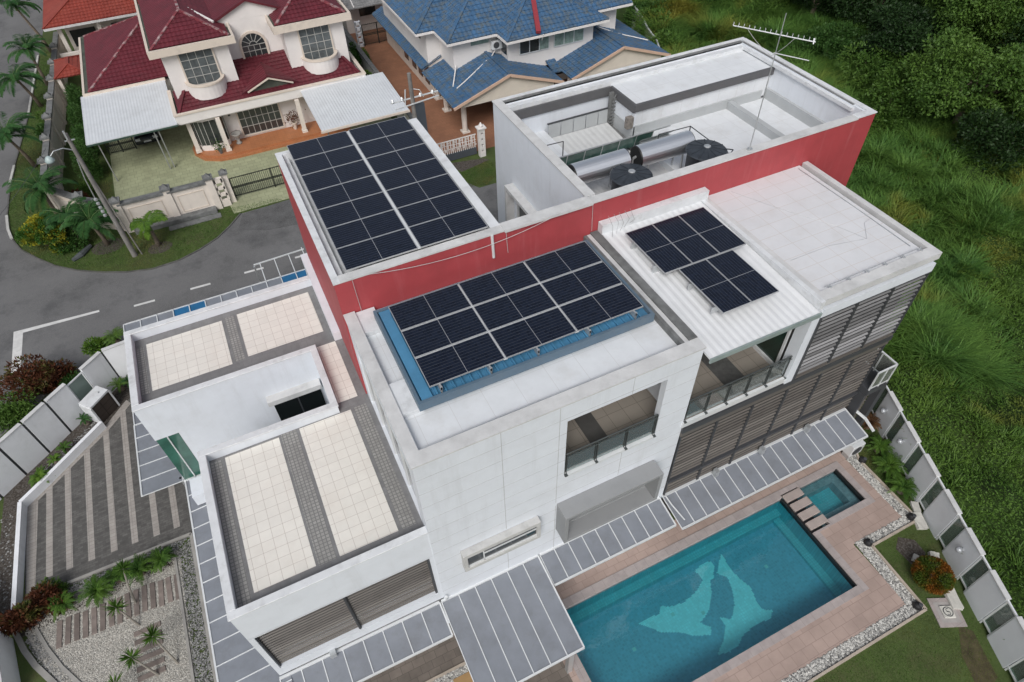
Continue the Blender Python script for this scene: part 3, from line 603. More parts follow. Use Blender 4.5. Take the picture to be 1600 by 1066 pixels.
B("dark_gutter", dconc, H, (10.25, 10.54, 9.78, 15.58, WT-.05, WT+.03), (9.98, 10.1, 9.78, 15.56, 11.2, WT-.02)); B("gutter_strip", conc, H, (10.1, 10.25, 9.8, 15.56, WT-.05, WT-.03))
B("wing_roof_deck", roofpaint, H, (1.66, 10.0, 9.75, 15.58, 10.85, 11.36))
B("roof_upstand", wedge, H, (1.67, 2.3, 14.55, 15.56, 11.36, 11.54), (1.67, 2.3, 11.1, 12.3, 11.36, 11.54))
mb = MB(); mb.tube([(1.85, 9.84, 11.5), (4, 9.84, 11.52), (9.9, 9.84, 11.5)], .018, 6)
for i in range(7): mb.bar((2.1+i*1.25, 9.84, 11.49), (2.1+i*1.25, 9.76, 11.49), .05)
mb.build("lightning_conductor", steel, H)
# facade joints
mb = MB(); zs_ = [WT-.72*i for i in range(1, 12)]
def hz(z, x0, x1):
    segs = [(x0, x1)]
    for h in WH+[(5.72, 9.58, 4.4, 6.2), (2.2, 5.0, 4.9, 6.0)]:
        if h[2] < z < h[3]: segs = [s for a_, b_ in segs for s in ((a_, min(b_, h[0])), (max(a_, h[1]), b_)) if s[1] > s[0]]
    for a_, b_ in segs: mb.box(a_, b_, 9.377, 9.381, z-.008, z+.008)
for z in zs_:
    if z > 3: hz(z, 1.36, 10.49)
for x, z0, z1 in ((3.85, 6.05, WT-.06), (3.85, 2.9, 5.0), (5.68, 6.3, WT-.06), (5.68, 2.9, 6.1), (8.1, 10.75, WT-.06), (8.1, 6.25, 7.8)): mb.box(x-.009, x+.009, 9.376, 9.38, z0, z1)
mb.build("facade_joint", M("joint_grey", (.46, .47, .48), .8), H)  # thin grey strips along the cladding joints
# opening of the wing: floor, back wall, rail
B("balcony_floor", btile, H, (1.6, 10.25, 9.62, 15.55, 7.6, 7.8)); B("balcony_strip", M("dark_floor_strip", (.08, .078, .075), .6, var=.2), H, (7.3, 7.95, 9.62, 15.5, 7.8, 7.806))
B("balcony_ceiling", white, H, (1.6, 10.25, 9.62, 15.55, 10.6, 10.84)); B("balcony_partition", white, H, (1.7, 4.9, 12.4, 12.6, 7.8, 10.6))
B("opening_sill", alu, H, (5.93, 9.36, 9.30, 9.66, 7.80, 7.88))
def railing(name, x0, x1, y, z, n, parent, h=1.05):
    mb = MB(); mb.tube([(x0, y, z+h), (x1, y, z+h)], .028, 8); mb.tube([(x0, y-.05, z+h-.1), (x1, y-.05, z+h-.1)], .012, 6)
    for i in range(n+1):
        x = x0+(x1-x0)*i/n; mb.bar((x-.035, y, z-.06), (x-.035, y, z+h), .02, .06); mb.bar((x+.035, y, z-.06), (x+.035, y, z+h), .02, .06); mb.bar((x-.05, y-.08, z-.02), (x+.05, y-.08, z-.02), .09, .05)
    r = mb.build(name, M("rail_steel", (.13, .145, .145), .4, .6), parent)
    mb = MB()
    for i in range(n):
        a_ = x0+(x1-x0)*i/n+.07; b_ = x0+(x1-x0)*(i+1)/n-.07; mb.box(a_, b_, y-.006, y+.006, z+.04, z+h-.12)
    mb.build("glass_pane", cglass, r); return r
railing("balcony_railing", 5.98, 9.3, 9.42, 7.88, 3, H)
# projecting window box and slot window
mb = MB(); mb.box(5.72, 9.58, 8.74, 9.376, 6.06, 6.2); mb.box(5.72, 5.86, 8.74, 9.376, 4.45, 6.06); mb.box(9.44, 9.58, 8.74, 9.376, 4.45, 6.06); mb.box(5.86, 9.44, 8.74, 9.376, 4.45, 4.585)
mb.box(5.86, 9.44, 9.9, 9.95, 4.45, 6.06); mb.box(5.865, 9.435, 9.30, 9.9, 4.46, 4.612); mb.box(9.40, 9.437, 9.376, 9.9, 4.612, 6.06)
mb.build("bay_surround", boxgrey, H, bevel=.01)
mb = MB(); mb.box(2.2, 5.0, 9.12, 9.376, 5.8, 6.0); mb.box(2.2, 5.0, 9.12, 9.376, 4.9, 5.08); mb.box(2.2, 2.34, 9.12, 9.376, 5.08, 5.8); mb.box(4.86, 5.0, 9.12, 9.376, 5.08, 5.8)
mb.build("slot_window_surround", M("stained_render", (.50, .50, .49), .7, var=.12, dirt=(.25, .25, .24), dscale=2, damt=.7), H, bevel=.008)
B("slot_window", winglass, H, (2.34, 4.86, 9.20, 9.22, 5.08, 5.8)); B("slot_window_frame", alu, H, (2.9, 2.94, 9.17, 9.20, 5.08, 5.8), (2.34, 4.86, 9.17, 9.2, 5.08, 5.14), (2.94, 4.86, 9.17, 9.2, 5.5, 5.54))
# glazing of the wing's left side
B("side_glazing", winglass, H, (1.46, 1.5, 10.0, 15.1, 7.7, 10.6)); B("side_mullion", alu, H, *[(1.40, 1.46, y, y+.06, 7.7, 10.6) for y in (10.0, 11.3, 12.6, 13.9, 15.04)])
# blue monopitch roof over the wing
mb = MB(); mb.box(2.5, 9.45, 11.35, 14.7, 11.05, 11.55); mb.build("skylight_kerb", fascia, H)
mb = MB()
mb.box(2.16, 2.25, 10.97, 15.02, 11.56, 11.88); mb.box(9.70, 9.79, 10.97, 15.02, 11.56, 11.88); mb.box(2.25, 9.70, 10.97, 11.06, 11.56, 11.88); mb.box(2.25, 9.70, 14.93, 15.02, 11.56, 11.88); mb.build("blue_roof_gutter", bluefasc, H)
B("blue_roof_base", bluemetal, H, (2.25, 9.70, 11.06, 14.93, 11.56, 11.72))
mb = MB()
for i in range(26): mb.box(2.75+i*.265, 2.80+i*.265, 11.07, 14.92, 11.72, 11.80)
mb.box(2.30, 2.62, 11.07, 14.92, 11.72, 11.83); mb.box(2.62, 9.68, 14.75, 14.92, 11.805, 11.86); mb.build("blue_roof_rib", bluemetal, H)
# --- middle bay: white sheet roof over balcony
mb = MB(); sheet(mb, [(10.56, 9.12, 11.30), (14.8, 9.12, 11.30), (14.8, 15.3, 11.62), (10.56, 15.3, 11.62)], wave=.26, amp=.022); mb.build("white_sheet_roof", whitesheet, H)
B("sheet_roof_gutter", M("gutter_edge_green", (.30, .36, .35), .5, .2, var=.15), H, (10.56, 14.85, 9.06, 9.115, 11.12, 11.30))
B("sheet_roof_flashing", wedge, H, (10.56, 15.1, 15.3, 15.58, 11.3, 12.0), (14.82, 14.99, 9.2, 15.3, 11.3, 11.64))
B("middle_floor", btile, H, (10.5, 15.0, 9.42, 15.58, 7.6, 7.8)); B("middle_floor_strip", M("dark_grating", (.09, .09, .088), .6, var=.25, vscale=6), H, (12.75, 13.65, 9.5, 15.5, 7.8, 7.806))
B("balcony_edge", alu, H, (10.46, 15.0, 9.32, 9.42, 7.58, 7.84))
B("middle_soffit", white, H, (10.6, 14.7, 9.7, 15.5, 11.1, 11.16))
B("corner_column", white, H, (14.88, 15.22, 9.30, 9.75, 7.5, 11.06))
railing("middle_railing", 10.56, 14.86, 9.44, 7.84, 5, H)
B("green_glazing", M("dark_green_glazing", (.006, .03, .02), .15, var=.4, vscale=1, spec=.7), H, (14.9, 14.94, 9.9, 15.4, 7.8, 10.9)); B("glazing_frame", alu, H, (14.82, 14.899, 9.85, 9.93, 7.8, 10.9), (14.82, 14.899, 9.93, 15.4, 7.8, 7.95), (14.82, 14.899, 12.6, 12.68, 7.95, 10.9))
# --- right block
mb = MB(); mb.box(15.22, 20.1, 9.50, 15.59, 10.5, WT-.25); mb.box(15.22, 20.1, 9.72, 15.59, 0, 10.5); mb.box(10.5, 15.22, 9.72, 15.59, 0, 7.4); mb.box(14.95, 15.22, 9.76, 15.59, 7.5, 10.9)
mb.build("right_block_wall", M("shade_dark_cladding", (.045, .043, .042), .7), H)  # wall behind the slats coloured near-black in place of shade
B("right_roof_slab", conc, H, (14.99, 20.16, 9.26, 9.66, WT-.28, WT), (19.93, 20.16, 9.66, 15.59, WT-.28, WT-.001), (14.99, 15.2, 9.66, 15.59, WT-.28, WT-.01))
B("right_roof_deck", rooftile, H, (15.2, 19.79, 9.66, 15.59, WT-.35, WT-.09)); B("right_roof_channel", fascia, H, (19.79, 19.93, 9.66, 15.58, WT-.35, WT-.24))
B("white_band", white, H, (15.22, 20.22, 9.28, 9.50, 10.72, 11.08))
mb = MB(); mb.tube([(15.4, 9.72, WT+.05), (17.4, 9.72, WT+.06), (19.7, 9.74, WT+.05)], .015, 6)
for i in range(6): mb.bar((15.6+i*.8, 9.72, WT+.04), (15.6+i*.8, 9.6, WT+.02), .05)
mb.tube([(16.3, 15.4, WT-.08), (16.9, 14.2, WT-.075), (17.4, 13.3, WT-.075), (18.2, 12.0, WT-.075), (18.6, 11.0, WT-.075)], .005, 5); mb.tube([(15.5, 11.3, WT-.075), (17.2, 11.3, WT-.075), (18.6, 11.0, WT-.075), (19.2, 11.7, WT-.075), (19.6, 11.8, WT-.075)], .005, 5); mb.tube([(19.55, 15.4, WT-.05), (19.6, 12.5, WT-.07), (19.55, 10.0, WT-.05)], .012, 5)
mb.build("roof_conductor", steel, H)
# louvre screens, real slats
def louvres(name, x0, x1, y, z0, z1, mat, pitch=.185, d=.12, ang=.6, axis='x', parent=H, fr=True):
    mb = MB(); n = int((z1-z0)/pitch); c, s = math.cos(ang)*d/2, math.sin(ang)*d/2
    for i in range(n):
        z = z0+pitch*(i+.5)
        if axis == 'x':
            q = [(y-c, z-s), (y+c, z+s), (y+c, z+s+.02), (y-c, z-s+.02)]; vs = [(x, a_, b_) for x in (x0, x1) for a_, b_ in q]
        else:
            q = [(y-c, z-s), (y+c, z+s), (y+c, z+s+.014), (y-c, z-s+.014)]; vs = [(a_, x, b_) for x in (x0, x1) for a_, b_ in q]
        mb.add(vs, [(0, 1, 2, 3), (7, 6, 5, 4), (0, 4, 5, 1), (1, 5, 6, 2), (2, 6, 7, 3), (3, 7, 4, 0)])
    r = mb.build(name, mat, parent)
    if fr:
        mb = MB()
        for x in (x0-.02, x1+.02):
            if axis == 'x': mb.box(x-.025, x+.025, y-.06, y+.08, z0-.02, z1+.02)
            else: mb.box(y-.06, y+.08, x-.025, x+.025, z0-.02, z1+.02)
        mb.build("louvre_frame", darkmetal, r)
    return r
for i in range(3):
    a_ = 15.32+i*1.63; louvres("louvre_screen", a_+.03, a_+1.58, 9.36, 7.62, 10.66, louvp, ang=.45, d=.070, pitch=.21)
for i in range(6):
    a_ = 10.56+i*1.6; louvres("louvre_screen", a_+.03, a_+1.55, 9.40, 4.05, 7.02, louv, d=.062, pitch=.21); louvres("louvre_screen", a_+.03, a_+1.55, 9.40, 3.0, 3.9, louv, d=.060, pitch=.21)
B("louvre_beam", darkmetal, H, (10.5, 20.2, 9.28, 9.52, 7.26, 7.5), (10.5, 20.2, 9.30, 9.52, 3.92, 4.03), (15.22, 20.22, 9.28, 9.49, 10.66, 10.715), (15.22, 15.30, 9.25, 9.5, 7.5, 10.66))
B("timber_beam", louv, H, (10.5, 20.15, 9.30, 9.51, 7.04, 7.24), (15.3, 20.15, 9.3, 9.5, 7.52, 7.6))
mb = MB()
for x in (12.9, 15.2, 17.6): mb.box(x-.08, x+.08, 9.1, 9.3, 3.0, 3.35); mb.bar((x, 9.2, 2.9), (x, 9.2, 3.1), .05)
mb.build("wall_light", steel, H)
# small corner balcony and dark slatted bay at the far right
B("corner_balcony", darkmetal, H, (20.12, 21.2, 8.95, 10.4, 4.2, 4.5)); 
mb = MB()
for a_, b_ in (((20.15, 9.0), (21.15, 9.0)), ((21.15, 9.0), (21.15, 10.35))): mb.bar((*a_, 5.6), (*b_, 5.6), .06); mb.bar((*a_, 4.6), (*b_, 4.6), .04)
for p in ((20.15, 9.0), (20.65, 9.0), (21.15, 9.0), (21.15, 9.7), (21.15, 10.35)): mb.bar((*p, 4.5), (*p, 5.6), .05)
cbr = mb.build("corner_balcony_rail", alu, H); B("glass_pane", glass("pale_glass", (.75, .8, .74), .4), cbr, (20.2, 21.1, 8.995, 9.005, 4.65, 5.5), (21.145, 21.155, 9.05, 10.3, 4.65, 5.5))
B("slatted_bay", louv, H, (20.12, 21.0, 9.4, 10.2, 0, 4.2)); B("bay_frame", darkmetal, H, (20.98, 21.25, 8.95, 9.25, 0, 4.2), (20.1, 20.2, 9.0, 9.38, 0, 4.2)); louvres("louvre_screen", 20.2, 20.98, 9.3, 0.2, 4.1, louv, fr=False)
# --- terrace block
mb = MB()
N0, N1, NY0, NY1 = -6.2, 1.0, 18.2, 22.4; S0, S1, SY0, SY1 = -4.4, 1.35, 9.42, 15.4; r_ = .18
mb.box(N0, N1, NY0, NY1, 6.18, 7.55); mb.box(S0, S1, SY0, SY1, 6.4, 7.55); mb.box(.05, 1.3, SY1, NY0, 6.4, 7.55); mb.box(1.0, 1.3, 18.3, 23.8, 6.18, 7.55)
# lower storeys
mb.box(-5.38, 1.3, NY0+.02, NY1-.4, 0, 6.18); mb.box(S0+.3, S1, SY0+.25, SY1-.02, 0, 3.6); mb.box(S0+.3, S1, SY0+.65, SY1-.02, 3.6, 6.4); mb.box(.07, 1.3, SY1-.02, NY0+.02, 0, 6.4)
mb.build("terrace_block", white, H)
mb = MB()
for x0, x1, y0, y1 in ((N0, N1, NY1-r_, NY1), (N0, N0+r_, NY0+r_, NY1-r_), (N0, .05+r_, NY0, NY0+r_), (.05-.0, .05+r_, SY1, NY0), (S0, .05+r_, SY1-r_, SY1), (S0, S0+r_, SY0+r_, SY1-r_), (S0, S1, SY0, SY0+r_)): mb.box(x0, x1, y0, y1, 7.55, 7.96)
mb.box(1.0, 1.29, 18.66, 23.9, 7.55, 8.02)
mb.build("terrace_parapet", white, H)
mb = MB(); e = .035
for x0, x1, y0, y1 in ((N0-e, N1, NY1-r_-e, NY1+e), (N0-e, N0+r_+e, NY0+r_+e, NY1-r_-e), (N0-e, .05+r_+e, NY0-e, NY0+r_+e), (.05-e, .05+r_+e, SY1+e, NY0-e), (S0-e, .05+r_+e, SY1-r_-e, SY1+e), (S0-e, S0+r_+e, SY0+r_+e, SY1-r_-e), (S0-e, S1, SY0-e, SY0+r_+e)): mb.box(x0, x1, y0, y1, 7.96, 8.02)
mb.build("terrace_coping", wedge, H, bevel=.012)
tf = MB(); tf.box(N0+r_, 1.3, NY0+r_, NY1-r_, 7.55, 7.6); tf.box(.05+r_, 1.35, SY1-r_, NY0+r_, 7.55, 7.6); tf.box(S0+r_, 1.45, SY0+r_, SY1-r_, 7.55, 7.6); tf.build("terrace_floor", gtile, H)
mb = MB()
for x0, x1, y0, y1 in ((-5.62, -2.77, 19.26, 21.82), (-2.17, .74, 19.38, 21.9), (.29, 1.0, 15.65, 18.65), (-3.72, -1.93, 10.08, 15.13), (-1.22, .6, 10.06, 15.17)): mb.box(x0, x1, y0, y1, 7.6, 7.606)
mb.build("cream_tile_panel", beige, H)
mb = MB()
for x0, x1, y0, y1 in ((-6.0, -5.72, 19.2, 21.75), (-2.66, -2.3, 19.3, 21.9), (-1.85, -1.32, 10.05, 15.2), (-4.2, -3.82, 9.7, 15.1), (.72, 1.16, 10.05, 15.2)): mb.box(x0, x1, y0, y1, 7.6, 7.605)
mb.build("mosaic_strip", mosaic, H)
# courtyard window and hood, left lower windows, front louvre window
B("courtyard_window", M("black_glass", (.006, .009, .009), .35, spec=.2), H, (-1.95, -.12, 18.12, 18.199, 4.4, 6.1)); B("courtyard_hood", conc, H, (-2.1, -.05, 17.85, 18.2, 6.181, 6.42))
B("courtyard_window_frame", darkmetal, H, (-1.05, -1.0, 18.08, 18.12, 4.4, 6.1))
B("side_window", M("side_glass", (.035, .12, .09), .1, var=.3, spec=.8), H, (-6.12, -5.39, 18.22, 18.27, 3.4, 6.16), (-6.17, -6.12, 18.22, 20.8, 3.4, 6.16)); B("side_window_frame", alu, H, (-5.80, -5.76, 18.18, 18.22, 3.4, 6.16), (-6.14, -5.39, 18.18, 18.22, 3.36, 3.42))
B("ledge_wall", white, H, (-5.3, -4.1, 15.38, 18.18, 0, 3.3), (-6.0, -4.45, 17.2, 18.1, 2.9, 3.5))
mb = MB(); fy = 9.43
mb.poly([(S0, SY0), (1.35, SY0), (1.35, SY0+.2), (S0, SY0+.2)], 6.4, 6.41)
mb.box(S0, S0+.16, SY0, SY1-.02, 3.1, 6.4); mb.box(1.2, 1.35, SY0, SY0+.4, 3.6, 6.4); mb.box(S0+.16, 1.35, SY0, SY0+.3, 3.1, 3.6); mb.box(S0+.16, 1.2, SY0, SY0+.06, 6.34, 6.4)
mb.build("front_window_surround", white, H); B("louvre_shade_backing", black, H, (S0+.31, 1.19, SY0+.55, SY0+.64, 3.6, 6.39))  # black box added behind the slats, standing in for shade
for a_, b_ in ((-4.2, -1.6), (-1.52, 1.17)): louvres("louvre_window", a_, b_, SY0+.12, 3.62, 6.33, louv, ang=.5, d=.050, pitch=.17)
B("louvre_post", darkmetal, H, (-1.58, -1.54, SY0+.03, SY0+.2, 3.6, 6.34), (1.12, 1.19, SY0+.03, SY0+.3, 3.6, 6.34))
B("wall_light", steel, H, (-2.75, -2.55, 9.2, 9.42, 3.0, 3.2))
# --- canopies: grey sheets on white frames
def canopy_part(poly_cells, frames, name="canopy", label=None):
    mb = MB()
    for c in poly_cells: mb.quad(*c)
    r = mb.build(name, canopy, H, label=label); mb = MB()
    for a_, b_, w2 in frames: mb.bar(a_, b_, w2, w2)
    mb.build("canopy_frame", alu, r); return r
def strip_x(x0, x1, y0, y1, z0, z1, n, lab=None, wb=.05):
    cells = []; fr = []
    for i in range(n):
        a_ = x0+(x1-x0)*i/n; b_ = x0+(x1-x0)*(i+1)/n; cells.append(((a_, y0, z0), (b_, y0, z0), (b_, y1, z1), (a_, y1, z1)))
        fr.append(((a_, y0, z0+.01), (a_, y1, z1+.01), .031))
    fr += [((x1, y0, z0+.01), (x1, y1, z1+.01), wb), ((x0, y0, z0), (x1, y0, z0), .07), ((x0, y1, z1+.02), (x1, y1, z1+.02), .09)]
    return canopy_part(cells, fr, label=lab)
strip_x(-4.45, 1.15, 8.22, 9.38, 2.72, 2.95, 8, "grey glazed canopy below the louvred window"); strip_x(1.22, 5.02, 5.93, 9.36, 2.55, 2.98, 6, "deep grey canopy reaching out beside the pool"); strip_x(5.1, 10.35, 8.2, 9.36, 2.72, 2.95, 9, "grey canopy strip below the window box"); strip_x(10.5, 19.95, 7.98, 9.36, 2.66, 2.92, 16, "long grey canopy below the timber louvres")
def strip_y(x0, x1, y0, y1, z0, z1, n, lab=None):
    cells = []; fr = []
    for i in range(n):
        a_ = y0+(y1-y0)*i/n; b_ = y0+(y1-y0)*(i+1)/n; cells.append(((x0, a_, z0), (x1, a_, z1), (x1, b_, z1), (x0, b_, z0))); fr.append(((x0, a_, z0+.01), (x1, a_, z1+.01), .031))
    fr += [((x0, y1, z0+.01), (x1, y1, z1+.01), .05), ((x0, y0, z0), (x0, y1, z0), .06)]
    return canopy_part(cells, fr, label=lab)
strip_y(-6.35, -4.1, 7.6, 18.7, 2.75, 2.95, 14, "side canopy along the gravel garden"); strip_y(-8.0, -6.4, 18.7, 22.58, 2.8, 2.8, 5, "side canopy over the driveway"); canopy_part([((-6.4, 18.7, 2.8), (-5.0, 18.7, 2.8), (-5.0, 22.5, 2.8), (-6.4, 22.5, 2.8))], [((-6.4, 18.7, 2.8), (-5.0, 18.7, 2.8), .06), ((-6.4, 18.7, 2.8), (-6.4, 22.5, 2.8), .06), ((-5.0, 18.7, 2.8), (-5.0, 22.5, 2.8), .06)]+[((-6.4, 18.7+.82*i, 2.81), (-5.0, 18.7+.82*i, 2.81), .05) for i in range(1, 5)])
ng = []; bl = []; fr = []
for i in range(12):
    a_ = -7.98+i*.79; c_ = ((a_, 22.6, 2.82), (a_+.79, 22.6, 2.82), (a_+.79, 29.45, 2.82), (a_, 29.45, 2.82))
    (bl if i in (3, 4, 10, 11) else ng).append(c_); fr.append(((a_, 22.6, 2.84), (a_, 31.1 if i > 8 else 29.45, 2.84), .045))
fr += [((1.5, 22.6, 2.84), (1.5, 31.4, 2.84), .045), ((-8.0, 29.45, 2.84), (1.5, 29.45, 2.84), .045), ((-1.2, 31.1, 2.84), (1.6, 31.2, 2.84), .06)]
r = canopy_part(ng, fr, label="driveway canopy with some blue sheets behind the terrace"); mb = MB()
for c_ in bl: mb.quad(*c_)
mb.build("blue_sheet", bluecan, r)
mb = MB()
for p in ((-6.5, 18.9), (-6.5, 24), (-7.9, 29.3), (-1.2, 31.0)): mb.bar((*p, 0), (*p, 2.8), .09)
mb.box(4.55, 4.75, 6.05, 6.25, 0, 2.5)
mb.build("canopy_post", steel, H)
mb = MB(); mb.tube([(6.5, 15.55, RT-.02), (6.52, 15.55, 11.95)], .05, 8, caps=True); mb.build("white_downpipe", alu, H, smooth=False)
mb = MB(); mb.tube([(10.6, 9.3, 3.0), (10.6, 8.9, 2.98), (10.75, 8.2, 2.8)], .03, 6); mb.tube([(20.2, 9.3, 3.0), (20.35, 8.6, 2.9), (20.25, 8.0, 2.8)], .07, 6); mb.tube([(1.42, 9.36, 3.0), (1.42, 9.3, 3.35)], .05, 8); mb.build("drain_pipe", alu, H)
# wires looping over the red wall
def wire(pts, r=.008, n=14):
    mb = MB(); P = [Vector(p) for p in pts]; out = []
    for a_, b_ in zip(P, P[1:]):
        for i in range(n):
            t = i/n; out.append(a_.lerp(b_, t)-Vector((0, 0, 4*t*(1-t)*(b_-a_).length*.06)))
    out.append(P[-1]); mb.tube(out, r, 4); return mb
wm = M("grey_wire", (.42, .42, .42), .6)
wire([(2.4, 15.52, 12.9), (9.0, 15.5, 12.95)], .011).build("loose_wire", wm, H); wire([(1.85, 15.5, 12.95), (1.9, 15.55, 11.4)], .01).build("loose_wire", wm, H); wire([(7.0, 15.55, 12.9), (7.05, 15.56, 11.95)], .01).build("loose_wire", wm, H); wire([(10.25, 15.55, 12.95), (10.3, 15.56, 11.7)], .01).build("loose_wire", wm, H)
mb = MB()
for i in range(5):
    x = 10.8+i*.22; mb.tube([(x, 15.0+.1*i, 11.6), (x+.05, 15.1, 12.0+.1*(i % 2)), (x-.08, 15.25, 12.4)], .007, 4)
mb.build("cable_tails", M("thin_cable_grey", (.3, .3, .3), .7), H)
# --- solar panels
cellm = bpy.data.materials.new("solar_cells"); cellm.use_nodes = True; nt = cellm.node_tree; p_ = nt.nodes["Principled BSDF"]
p_.inputs["Roughness"].default_value = .16; p_.inputs["Specular IOR Level"].default_value = .35
vec = _n(nt, "ShaderNodeTexCoord").outputs["Object"]; b1 = _n(nt, "ShaderNodeTexBrick"); b1.offset = 0
for k, v in (("Scale", 1), ("Brick Width", .095), ("Row Height", .1115), ("Mortar Size", .0045), ("Mortar Smooth", .3)): b1.inputs[k].default_value = v
b1.inputs["Color1"].default_value = (.005, .0085, .019, 1); b1.inputs["Color2"].default_value = (.009, .014, .029, 1); b1.inputs["Mortar"].default_value = (.011, .014, .022, 1)
nt.links.new(vec, b1.inputs["Vector"]); b2 = _n(nt, "ShaderNodeTexBrick"); b2.offset = 0
for k, v in (("Scale", 1), ("Brick Width", 5), ("Row Height", .1115), ("Mortar Size", .0045), ("Mortar Smooth", .2)): b2.inputs[k].default_value = v
nt.links.new(vec, b2.inputs["Vector"]); nt.links.new(mix(nt, b2.outputs["Fac"], b1.outputs["Color"], (.075, .083, .10)), p_.inputs["Base Color"])
frm = M("panel_frame", (.46, .47, .48), .35, .4, var=.04)
mb = MB(); sp_ = thing("solar_panel", "x", "solar panel"); lx, ly = 1.139, .567
mb.box(-lx, lx, -ly, ly, -.035, 0); mb.build("cell_sheet", cellm, sp_)
mb = MB(); fwid = .014
mb.box(-lx-.005, lx+.005, -ly-.004, -ly+fwid, -.04, .006); mb.box(-lx-.005, lx+.005, ly-fwid, ly+.004, -.04, .006); mb.box(-lx-.005, -lx+fwid, -ly+fwid, ly-fwid, -.04, .006); mb.box(lx-fwid, lx+.005, -ly+fwid, ly-fwid, -.04, .006); mb.box(-.007, .007, -ly+fwid, ly-fwid, 0, .004)
mb.build("panel_frame", frm, sp_)
rowsn = ["front", "second", "third", "fourth", "fifth", "sixth", "back"]; first = True
def put(x, y, z, rz, lab, group, sc=(1, 1)):
    global first
    o = sp_ if first else copy_tree(sp_); first = False
    o.location = (x, y, z); o.rotation_euler = (0, 0, rz); o.scale = (sc[0], sc[1], 1); o["label"] = lab; o["group"] = group
    return o
for i in range(7):
    for j in range(2):
        rn = "in the %s row" % rowsn[i]
        put(2.96+j*2.41, 16.48+i*1.157, 12.98, 0, "solar panel %s, %s column of the tall array" % (rn, ["left", "right"][j]), "panels of the tall rear array", (1.013, 1.0))
for i in range(3):
    for j in range(3):
        put(3.75+j*2.32, 11.82+i*1.19, 12.08, 0, "solar panel on the blue roof, %s row, %s column" % (["front", "middle", "back"][i], ["left", "centre", "right"][j]), "panels on the blue roof")
for j in range(3): put(11.68+j*1.10, 13.56, 11.86, PI/2, "solar panel on the white sheet roof, upper trio, %s" % ["left", "centre", "right"][j], "panels on the white sheet roof", (1.03, .95))
for j in range(2): put(12.22+j*1.09, 11.24, 11.82, PI/2, "solar panel on the white sheet roof, lower pair, %s" % ["left", "right"][j], "panels on the white sheet roof", (1.0, .94))
mb = MB()
for y in [16.5+i*1.157+d for i in range(7) for d in (-.3, .3)]: mb.box(1.85, 6.5, y-.02, y+.02, 12.75, 12.93)
for x in (2.2, 3.6, 4.6, 6.2): mb.box(x-.03, x+.03, 15.95, 24.0, 12.5, 12.75)
for k in (2.9, 4.4, 5.9, 7.6, 9.2):
    mb.box(k-.025, k+.025, 11.12, 14.8, 11.80, 12.03); mb.box(k-.035, k+.035, 11.12, 11.17, 11.93, 12.05)
for y in (10.5, 11.7, 12.9, 14.2): mb.box(11.05 if y > 12.4 else 11.6, 14.4 if y > 12.4 else 13.85, y-.02, y+.02, 11.5, 11.80 if y > 12.4 else 11.74)
mb.build("panel_rails", steel, H)
B("centre_strip", alu, H, (4.12, 4.21, 15.92, 23.98, 12.93, 12.955)); B("centre_strip", alu, H, *[(x-.06, x+.06, 11.24, 14.76, 12.03, 12.055) for x in (4.91, 7.23)])
B("clamp_rail", alu, H, *[(2.62, 9.52, y-.02, y+.02, 12.03, 12.05) for y in (12.415, 13.605)])
# --- roof plant: heaters, tanks, rail, antenna
def heater(x0, x1, y, z, lab):
    t = thing("water_heater", lab, "water heater", ((x0+x1)/2, y, 10.9), "solar water heaters on the roof")
    mb = MB(); mb.tube([(x0, y, z), (x1, y, z)], .42, 28, caps=True); mb.build("heater_cylinder", silver, t, smooth=False)
    mb = MB(); mb.tube([(x0-.05, y, z), (x0-.002, y, z)], [.40, .425], 28); mb.tube([(x1+.002, y, z), (x1+.03, y, z)], .41, 28); mb.build("end_cap", black, t)
    mb = MB(); mb.tube([(x0-.2, y-.05, z+.02), (x0-.05, y, z+.02)], .05, 8); mb.tube([(x0-.2, y-.05, z+.02), (x0-.25, y-.1, z-.5)], .025, 6); mb.build("pipe_fitting", steel, t)
    mb = MB()
    for x in (x0+.4, x1-.4): mb.bar((x, y-.3, 10.95), (x, y-.25, z-.2), .05); mb.bar((x, y+.3, 10.95), (x, y+.25, z-.2), .05); mb.bar((x, y-.35, 10.97), (x, y+.35, 10.97), .05)
    mb.build("stand", steel, t)
heater(10.98, 13.3, 18.2, 12.22, "polished silver water heater cylinder nearer the left tower wall"); heater(13.72, 16.12, 18.05, 12.3, "polished silver water heater cylinder beside the rail corner")
def tank(x, y, zt, lab):
    t = thing("water_tank", lab, "water tank", (x, y, 10.95), "black water tanks on the roof")
    mb = MB(); mb.lathe((x, y, 10.95), [(.68, 0), (.71, .1), (.68, .3), (.71, .5), (.68, .75), (.70, zt-11.1), (.74, zt-11.05)], 32); mb.build("tank_body", tankm, t, smooth=True)
    mb = MB(); mb.lathe((x, y, zt-.12), [(.77, -.02), (.79, .03), (.75, .06), (.2, .17), (.14, .2), (.05, .2)], 32)
    for k in range(12):
        a_ = 2*PI*k/12; mb.bar((x+.16*math.cos(a_), y+.16*math.sin(a_), zt+.06), (x+.75*math.cos(a_), y+.75*math.sin(a_), zt-.05), .025)
    mb.build("tank_lid", tankm, t); mb = MB(); mb.lathe((x, y, zt+.05), [(.13, 0), (.13, .05), (.10, .07)], 16); mb.build("lid_cap", steel, t); return t
tank(12.74, 16.95, 12.5, "black ribbed-lid water tank between the silver heaters and red wall"); tk = tank(16.05, 16.9, 12.62, "black water tank with a strap and flap beside the rail")
mb = MB(); mb.bar((16.4, 16.9, 12.56), (17.0, 16.5, 12.5), .03); mb.bar((16.2, 16.6, 12.56), (16.75, 16.35, 12.5), .03); mb.bar((16.75, 16.35, 12.5), (17.0, 16.5, 12.5), .03); mb.build("lid_strap", tankm, tk)
